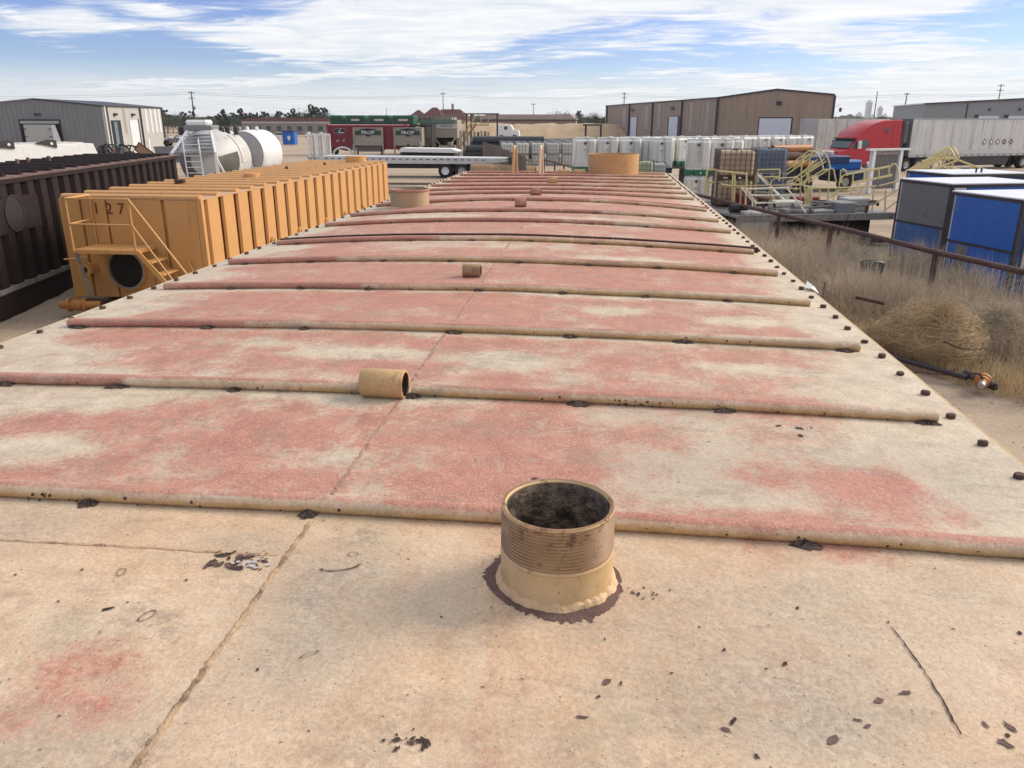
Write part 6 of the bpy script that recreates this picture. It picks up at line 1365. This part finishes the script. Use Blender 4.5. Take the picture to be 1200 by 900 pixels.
# plank fence, culvert pipes and tarps
pf = thing('plank_fence', 'weathered brown plank fence slanting down beside the flatbed trailer', 'fence', (-11.2,78.0,0))
A = Vector((-11.6,78.5,0)); B = Vector((-4.95,52.5,0)); n = 46
for k in range(n):
    a = A.lerp(B, k/n); b_ = A.lerp(B, (k+.86)/n); h = 1.95+rnd.uniform(-.06,.06)-.25*k/n; d = (B-A).normalized(); nm = Vector((d.y,-d.x,0))*.03
    MB().add([(p.x+s*nm.x,p.y+s*nm.y,z) for z in (0,h) for (p,s) in ((a,-1),(b_,-1),(b_,1),(a,1))], [(0,3,2,1),(4,5,6,7),(0,1,5,4),(1,2,6,5),(2,3,7,6),(3,0,4,7)]).build('plank', m_wood, pf, True)
for z in (.4,1.5): MB().bar((A.x+.1,A.y,z),(B.x+.1,B.y,z), .08).build('fence_rail', m_wood, pf, True)
for q in range(4):
    t_ = thing('black_pipe', ('highest','second highest','third','lowest')[q]+' long black plastic pipe in the pile behind the plank fence', 'pipe', (-10.2,82.5,0), R_(2))
    MB().lathe([(.38,-3.6),(.45,-3.6),(.45,3.6),(.38,3.6)], 20, (.6-.3*q, -.9*q*.5+(q%2)*.5, 1.95-.42*q), 'X', True).build('pipe_body', m_blackpipe, t_, smooth=40)
    for s in (-2.5,2.5): MB().box(s-.1,s+.1,-.5-.45*q,.5-.45*q,0,1.5-.42*q+.05).build('pipe_cradle', m_trim, t_)
tp = thing('tarp_cover', 'tan tarpaulin draped over a low stack at the end of the flatbed', 'tarp', (-7.4,57.2,0))
mb = MB(); nx_ = 16
vs = []; fs = []
for j in range(7):
    for i in range(nx_+1):
        x = -1.9+i*4.6/nx_; f = abs(j-3)/3; z = (1.05-.16*i/nx_)*(1-.9*f**3)+.08*math.sin(i*1.9)*f+.03*math.sin(i*3.1); vs.append((x, -.9+j*.3+.06*math.sin(i*2.3), max(.0, z)))
for j in range(6):
    for i in range(nx_): a = j*(nx_+1)+i; fs.append((a,a+1,a+nx_+2,a+nx_+1))
mb.add(vs, fs).build('tarp_sheet', m_tarp, tp, smooth=60)
# ---- blue bin, long grey building, cars at left distance
bb = thing('blue_bin', 'blue roll off bin with a white mark standing alone on the far dirt', 'container', (-50.6,128.5,0))
MB().cbox(-1.0,1.0,-.7,.7,.1,2.1,.06).build('bin_body', m_blue, bb); MB().box(-1.05,1.05,-.75,.75,2.1,2.2).build('bin_lid', m_dblue, bb); MB().cyl((0.1,-.73,1.2), .28, .03, 14, 'Y').build('white_mark', m_white, bb); MB().box(-.05,.25,-.735,-.70,.75,1.0).build('white_mark', m_white, bb)
lb = thing('low_building', 'long low beige grey building between the white drum and the blue bin', 'building', (-98,215,0))
MB().box(0,30,0,14,0,3.4).build('walls', mat('beige_wall', (.30,.26,.21), .8, 0, .08, .5, .1), lb); MB().prism([(-.6,3.4),(30.6,3.4),(28,4.3),(2.5,4.3)], -.6, 14.6, 'Y').build('roof', mat('maroon_eave', (.16,.07,.06), .7, 0, .1, .5, .1), lb)
MB().box(0,30,-.06,0,2.95,3.4).build('fascia', m_white, lb)
for k in range(10): MB().box(1.2+k*2.9,2.4+k*2.9,-.1,-.061,1.0,2.2).build('window', m_glass, lb)
def car(label, loc, rz, m, van=False):
    c = thing('parked_car' if not van else 'parked_van', label, 'car' if not van else 'van', loc, rz)
    pr_ = [(0,.35),(.05,.85),(1.0,1.0),(1.6,1.45),(3.1,1.48),(3.9,1.0),(4.4,.9),(4.45,.35)] if not van else [(0,.35),(.05,1.1),(.6,1.3),(1.1,1.95),(4.8,2.0),(4.9,.35)]
    MB().prism(pr_, -.88, .88, 'Y').build('body', m, c, bevel=.05)
    MB().prism([(1.15,1.0),(1.65,1.38),(3.0,1.40),(3.6,1.0)] if not van else [(.9,1.3),(1.2,1.8),(2.3,1.8),(2.3,1.3)], -.90, .90, 'Y').build('windows', m_glass, c)
    for x in (.85,3.55):
        for s in (-1,1): MB().lathe([(.02,-.1),(.30,-.1),(.34,0),(.30,.1),(.02,.1)], 16, (x,s*.85,.34), 'Y').build('wheel', m_tyre, c, smooth=40)
    return c
car('dark grey car parked in the distance between the grey shed and the drum', (-77.5,157.0,0), R_(5), m_grey)
car('white pickup van parked beside the far corner of the grey shed', (-81.5,150.0,0), R_(20), m_white, True)
car('silver car parked right behind the dark grey one', (-73.5,163.0,0), R_(-10), m_ltgrey); car('black car further back near the tree line', (-86.0,181.0,0), R_(0), m_trim)
car('white car almost hidden by the left round tank', (-67.5,161.0,0), R_(0), m_white)
ff = thing('chain_fence', 'low grey wire fence crossing the far dirt behind the blue bin', 'fence', (-110,170,0))
for k in range(36): x = -118+k*2.6; MB().box(x-.05,x+.05,170,170.1,0,1.9).build('fence_post', m_greybar, ff, True)
for z in (.5,1.2,1.9): MB().box(-118,-27,170,170.05,z-.03,z+.03).build('fence_rail', m_greybar, ff, True)
# ---- utility poles
def pole(label, x, y, h, lean=0, arms=1, tr_=False, sc=1.0):
    p = thing('utility_pole', label, 'utility pole', (x, y, 0))
    MB().tube([(0,0,0),(lean*h,0,h)], .22*sc, 8, r1=.13*sc).build('pole_shaft', m_pole, p, smooth=50)
    for k in range(arms): z = h-.6-k*1.9; MB().box(lean*z-1.3,lean*z+1.3,-.1,.1,z-.1,z+.1).build('crossarm', m_pole, p); [MB().cyl((lean*z+q,0,z+.1), .08, .3, 6).build('insulator', m_greybar, p) for q in (-1.1,-.4,.9)]
    if tr_: MB().cyl((lean*(h*.6)+.65,0,h*.52), .38, 1.3, 12).build('transformer', m_grey, p, smooth=40)
pole('tall utility pole with a transformer, leaning above the grey shed side', -160.2,309.4,14.2,.01,2,True,1.6); pole('thin utility pole rising above the red roofed house', -78.1,397.7,16.4,0,1,False,1.2)
pole('utility pole behind the left roof corner of the brown warehouse', 9.3,420.5,16.9,0,2,False,1.4); pole('slim bare utility pole right of the brown warehouse', 115.9,374.5,15.6,0,0,False,1.3)
pole('thick utility pole with transformer above the red cab', 129.0,377.6,15.2,.015,1,True,1.7); pole('utility pole above the grey warehouse, left of two', 168,380,18.6,0,2,False,1.4); pole('utility pole above the grey warehouse at the right edge', 178,378,18.9,0,2,False,1.4)
pole('thin distant pole above the berm', -37,430,12,0,1,False,1.0); pole('thin pole between the shed pole and the white drum', -154,430,10,0,0,False,.8); pole('thin pole above the green boxes', -115,430,10,0,0,False,.8)
for q, z in enumerate((13.9,13.2)):
    pts = []
    for (a, b_) in (((-330,309,z),(-160,309,z)),((-160,309,z),(-78,398,z+1.5)),((-78,398,z+1.5),(9,420,z+2)),((9,420,z+2),(129,378,z+.5)),((129,378,z+.5),(200,378,z+4))):
        for k in range(8): f = k/8; pts.append((a[0]+(b_[0]-a[0])*f, a[1]+(b_[1]-a[1])*f, a[2]+(b_[2]-a[2])*f-6*f*(1-f)))
    t_ = MB().tube(pts, .035, 4).build('power_line', m_trim); tag(t_, ('upper','lower')[q]+' overhead power line strung between the distant utility poles', 'power line')
# ---- trees
def tree_proto(h, wd, m, seed, conical):
    rs = random.Random(seed); t_ = thing('tree', 'x', 'tree'); MB().tube([(0,0,-.2),(.1,.05,h*.35),(.0,.1,h*.75)], h*.03, 7, r1=h*.008).build('trunk', m_bark, t_, smooth=50)
    vs = []; fs = []
    clumps = [(rs.uniform(-1,1)*wd*.33, rs.uniform(-1,1)*wd*.33, rs.uniform(.25,.92)*h, rs.uniform(.18,.34)*wd) for _ in range(15)]
    for i in range(1500):
        cx, cy, cz, cr2 = rs.choice(clumps); tp_ = 1.0
        if conical: tp_ = max(.15, 1.25-cz/h*1.1)
        while True:
            a = Vector((rs.uniform(-1,1), rs.uniform(-1,1), rs.uniform(-1,1)))
            if a.length < 1: break
        P = Vector((cx*tp_*1.5, cy*tp_*1.5, cz))+a*cr2*tp_; s = h*.022*rs.uniform(.6,1.5)
        n1_ = Vector((rs.gauss(0,1), rs.gauss(0,1), rs.gauss(0,1))).normalized(); n2_ = n1_.orthogonal().normalized(); k = len(vs)
        vs += [P-n1_*s, P+n2_*s*.6, P+n1_*s, P-n2_*s*.6]; fs.append((k,k+1,k+2,k+3))
    MB().add(vs, fs).build('crown', m, t_)
    for q in range(3): a = q*2.1; MB().tube([(0.05,0,h*(.3+.1*q)),(wd*.22*math.cos(a),wd*.22*math.sin(a),h*(.5+.1*q))], h*.012, 5, r1=h*.004).build('limb', m_bark, t_)
    return t_
TP = [tree_proto(7.0,5.0,m_leaf,1,True), tree_proto(6.0,6.5,m_leaf,2,False), tree_proto(5.2,6.0,m_leaf2,3,False), tree_proto(8.0,4.2,m_leaf,4,True)]
KIND = ['dark pointed evergreen','rounded dark tree','low olive brown tree','tall narrow evergreen']
TW = ['leftmost','second','third','fourth','fifth','sixth','seventh','eighth','ninth','tenth','eleventh','twelfth','thirteenth','fourteenth','fifteenth','sixteenth','seventeenth','eighteenth','nineteenth','twentieth','twenty first','twenty second','twenty third','twenty fourth','twenty fifth','twenty sixth','twenty seventh','twenty eighth','twenty ninth','rightmost']
def put_tree(k, x, y, s, where):
    place(TP[k], (x, y, 0), rnd.uniform(0, 6), KIND[k]+', '+where, 'trees along the horizon', (s, s, s*rnd.uniform(.9,1.1)))
# clump between shed and drum, and the belt behind the drums
for i in range(9):
    px = 196+i*7.5+rnd.uniform(-1.5,1.5); Yt = rnd.uniform(225,260); P = W(px,150,Y=Yt); put_tree((0,2,1,0)[i%4], P.x, Yt, .95 if i < 5 else .8, TW[i]+' in the line behind the parked cars')
for i in range(30):
    px = 262+i*4.2+rnd.uniform(-1.5,1.5); Yt = rnd.uniform(270,310); P = W(px,150,Y=Yt); put_tree((3,0,1,0,1)[i%5], P.x, Yt, (1.0 if i < 24 else 1.2)*rnd.uniform(.85,1.1), TW[i]+' in the belt left of the maroon silo')
for i in range(24):
    px = 618+i*4.1+rnd.uniform(-1.5,1.5); Yt = rnd.uniform(300,345); P = W(px,150,Y=Yt); put_tree((1,2,1,0)[i%4], P.x, Yt, (.75 if i < 8 else 1.05)*rnd.uniform(.8,1.1), TW[i]+' of those behind the sand berm')
for (px, s) in ((590,.8),(486,.9),(1075,1.2)): P = W(px,150,Y=330); put_tree(1, P.x, 330, s, {590:'beside the pinkish building',486:'left of the red roofed house',1075:'beyond the white semi trailer'}[px])
# distant scrub belt along the horizon
rs = np.random.RandomState(5); vs = []; fs = []
for ring, (Rd, hh, n) in enumerate(((520,5.0,900),(900,7.5,1100),(1600,11,1200))):
    for i in range(n):
        a = rs.uniform(-1.15, 1.15)+.1*0; a = -a; x = Rd*math.sin(a)*1.0; y = Rd*math.cos(a); w_ = rs.uniform(3,10)*Rd/600; h = hh*(.35+.8*hnoise(a*40+ring*9, ring))*rs.uniform(.5,1.1); k = len(vs); d = rs.uniform(-30,30)
        y += d; pts = []
        for q in range(7): f = q/6; pts.append((x-w_+2*w_*f, y+rs.uniform(-1,1), h*math.sin(math.pi*f)**.6*rs.uniform(.75,1.15)))
        vs += pts+[(x-w_,y+3,-1),(x+w_,y+3,-1),(x-w_,y-3,-1),(x+w_,y-3,-1)]
        for q in range(6): fs.append((k+q,k+q+1,k+8 if q > 2 else k+7)); fs.append((k+q,k+q+1,k+10 if q > 2 else k+9))
        fs.append((k+3,k+7,k+8)); fs.append((k+3,k+9,k+10))
o = MB().add(vs, fs).build('distant_scrub', m_scrub); o['kind'] = 'stuff'; tag(o, 'low belt of distant bushes and roofs along the horizon', 'vegetation')
# ---- far town towers
for (px, p1, h_, lab) in ((1004,1010,17,'low pale block, leftmost of the far town skyline'),(1014,1020,42,'tallest pale tower of the far town skyline'),(1028,1033,30,'pale tower with a narrow top in the far town skyline'),(1034,1040,14,'low pale block right of the towers in the far town skyline'),(1020,1026,12,'small pale block between the two far towers')):
    Yt = 1900; A = W(px,140,Y=Yt); B = W(p1,140,Y=Yt); tw = thing('tower_block', lab, 'building', (A.x,Yt,0)); wdt = B.x-A.x
    MB().box(0,wdt,0,wdt,0,h_).build('walls', m_city, tw)
    if h_ > 20:
        for k in range(int(h_/4)): MB().box(.5,wdt-.5,-.3,-.01,2+k*4,3.6+k*4).build('window_band', m_grey, tw)
    MB().box(wdt*.3,wdt*.7,wdt*.2,wdt*.8,h_,h_+4).build('roof_block', m_city, tw)
# haze
hz = MB().box(-2600,2600,-200,2600,-3,46).build('haze', bpy.data.materials.new('thin_haze')); hz['kind'] = 'stuff'; hz['label'] = 'thin pale air haze over the whole yard'; hz['category'] = 'haze'
hm = hz.data.materials[0]; hm.use_nodes = True; t = hm.node_tree; [t.nodes.remove(n) for n in list(t.nodes) if n.type != 'OUTPUT_MATERIAL']
pv = t.nodes.new('ShaderNodeVolumePrincipled'); pv.inputs['Color'].default_value = (.9,.93,.97,1); pv.inputs['Density'].default_value = .00012; pv.inputs['Anisotropy'].default_value = .2
t.links.new(pv.outputs[0], [n for n in t.nodes if n.type == 'OUTPUT_MATERIAL'][0].inputs['Volume'])
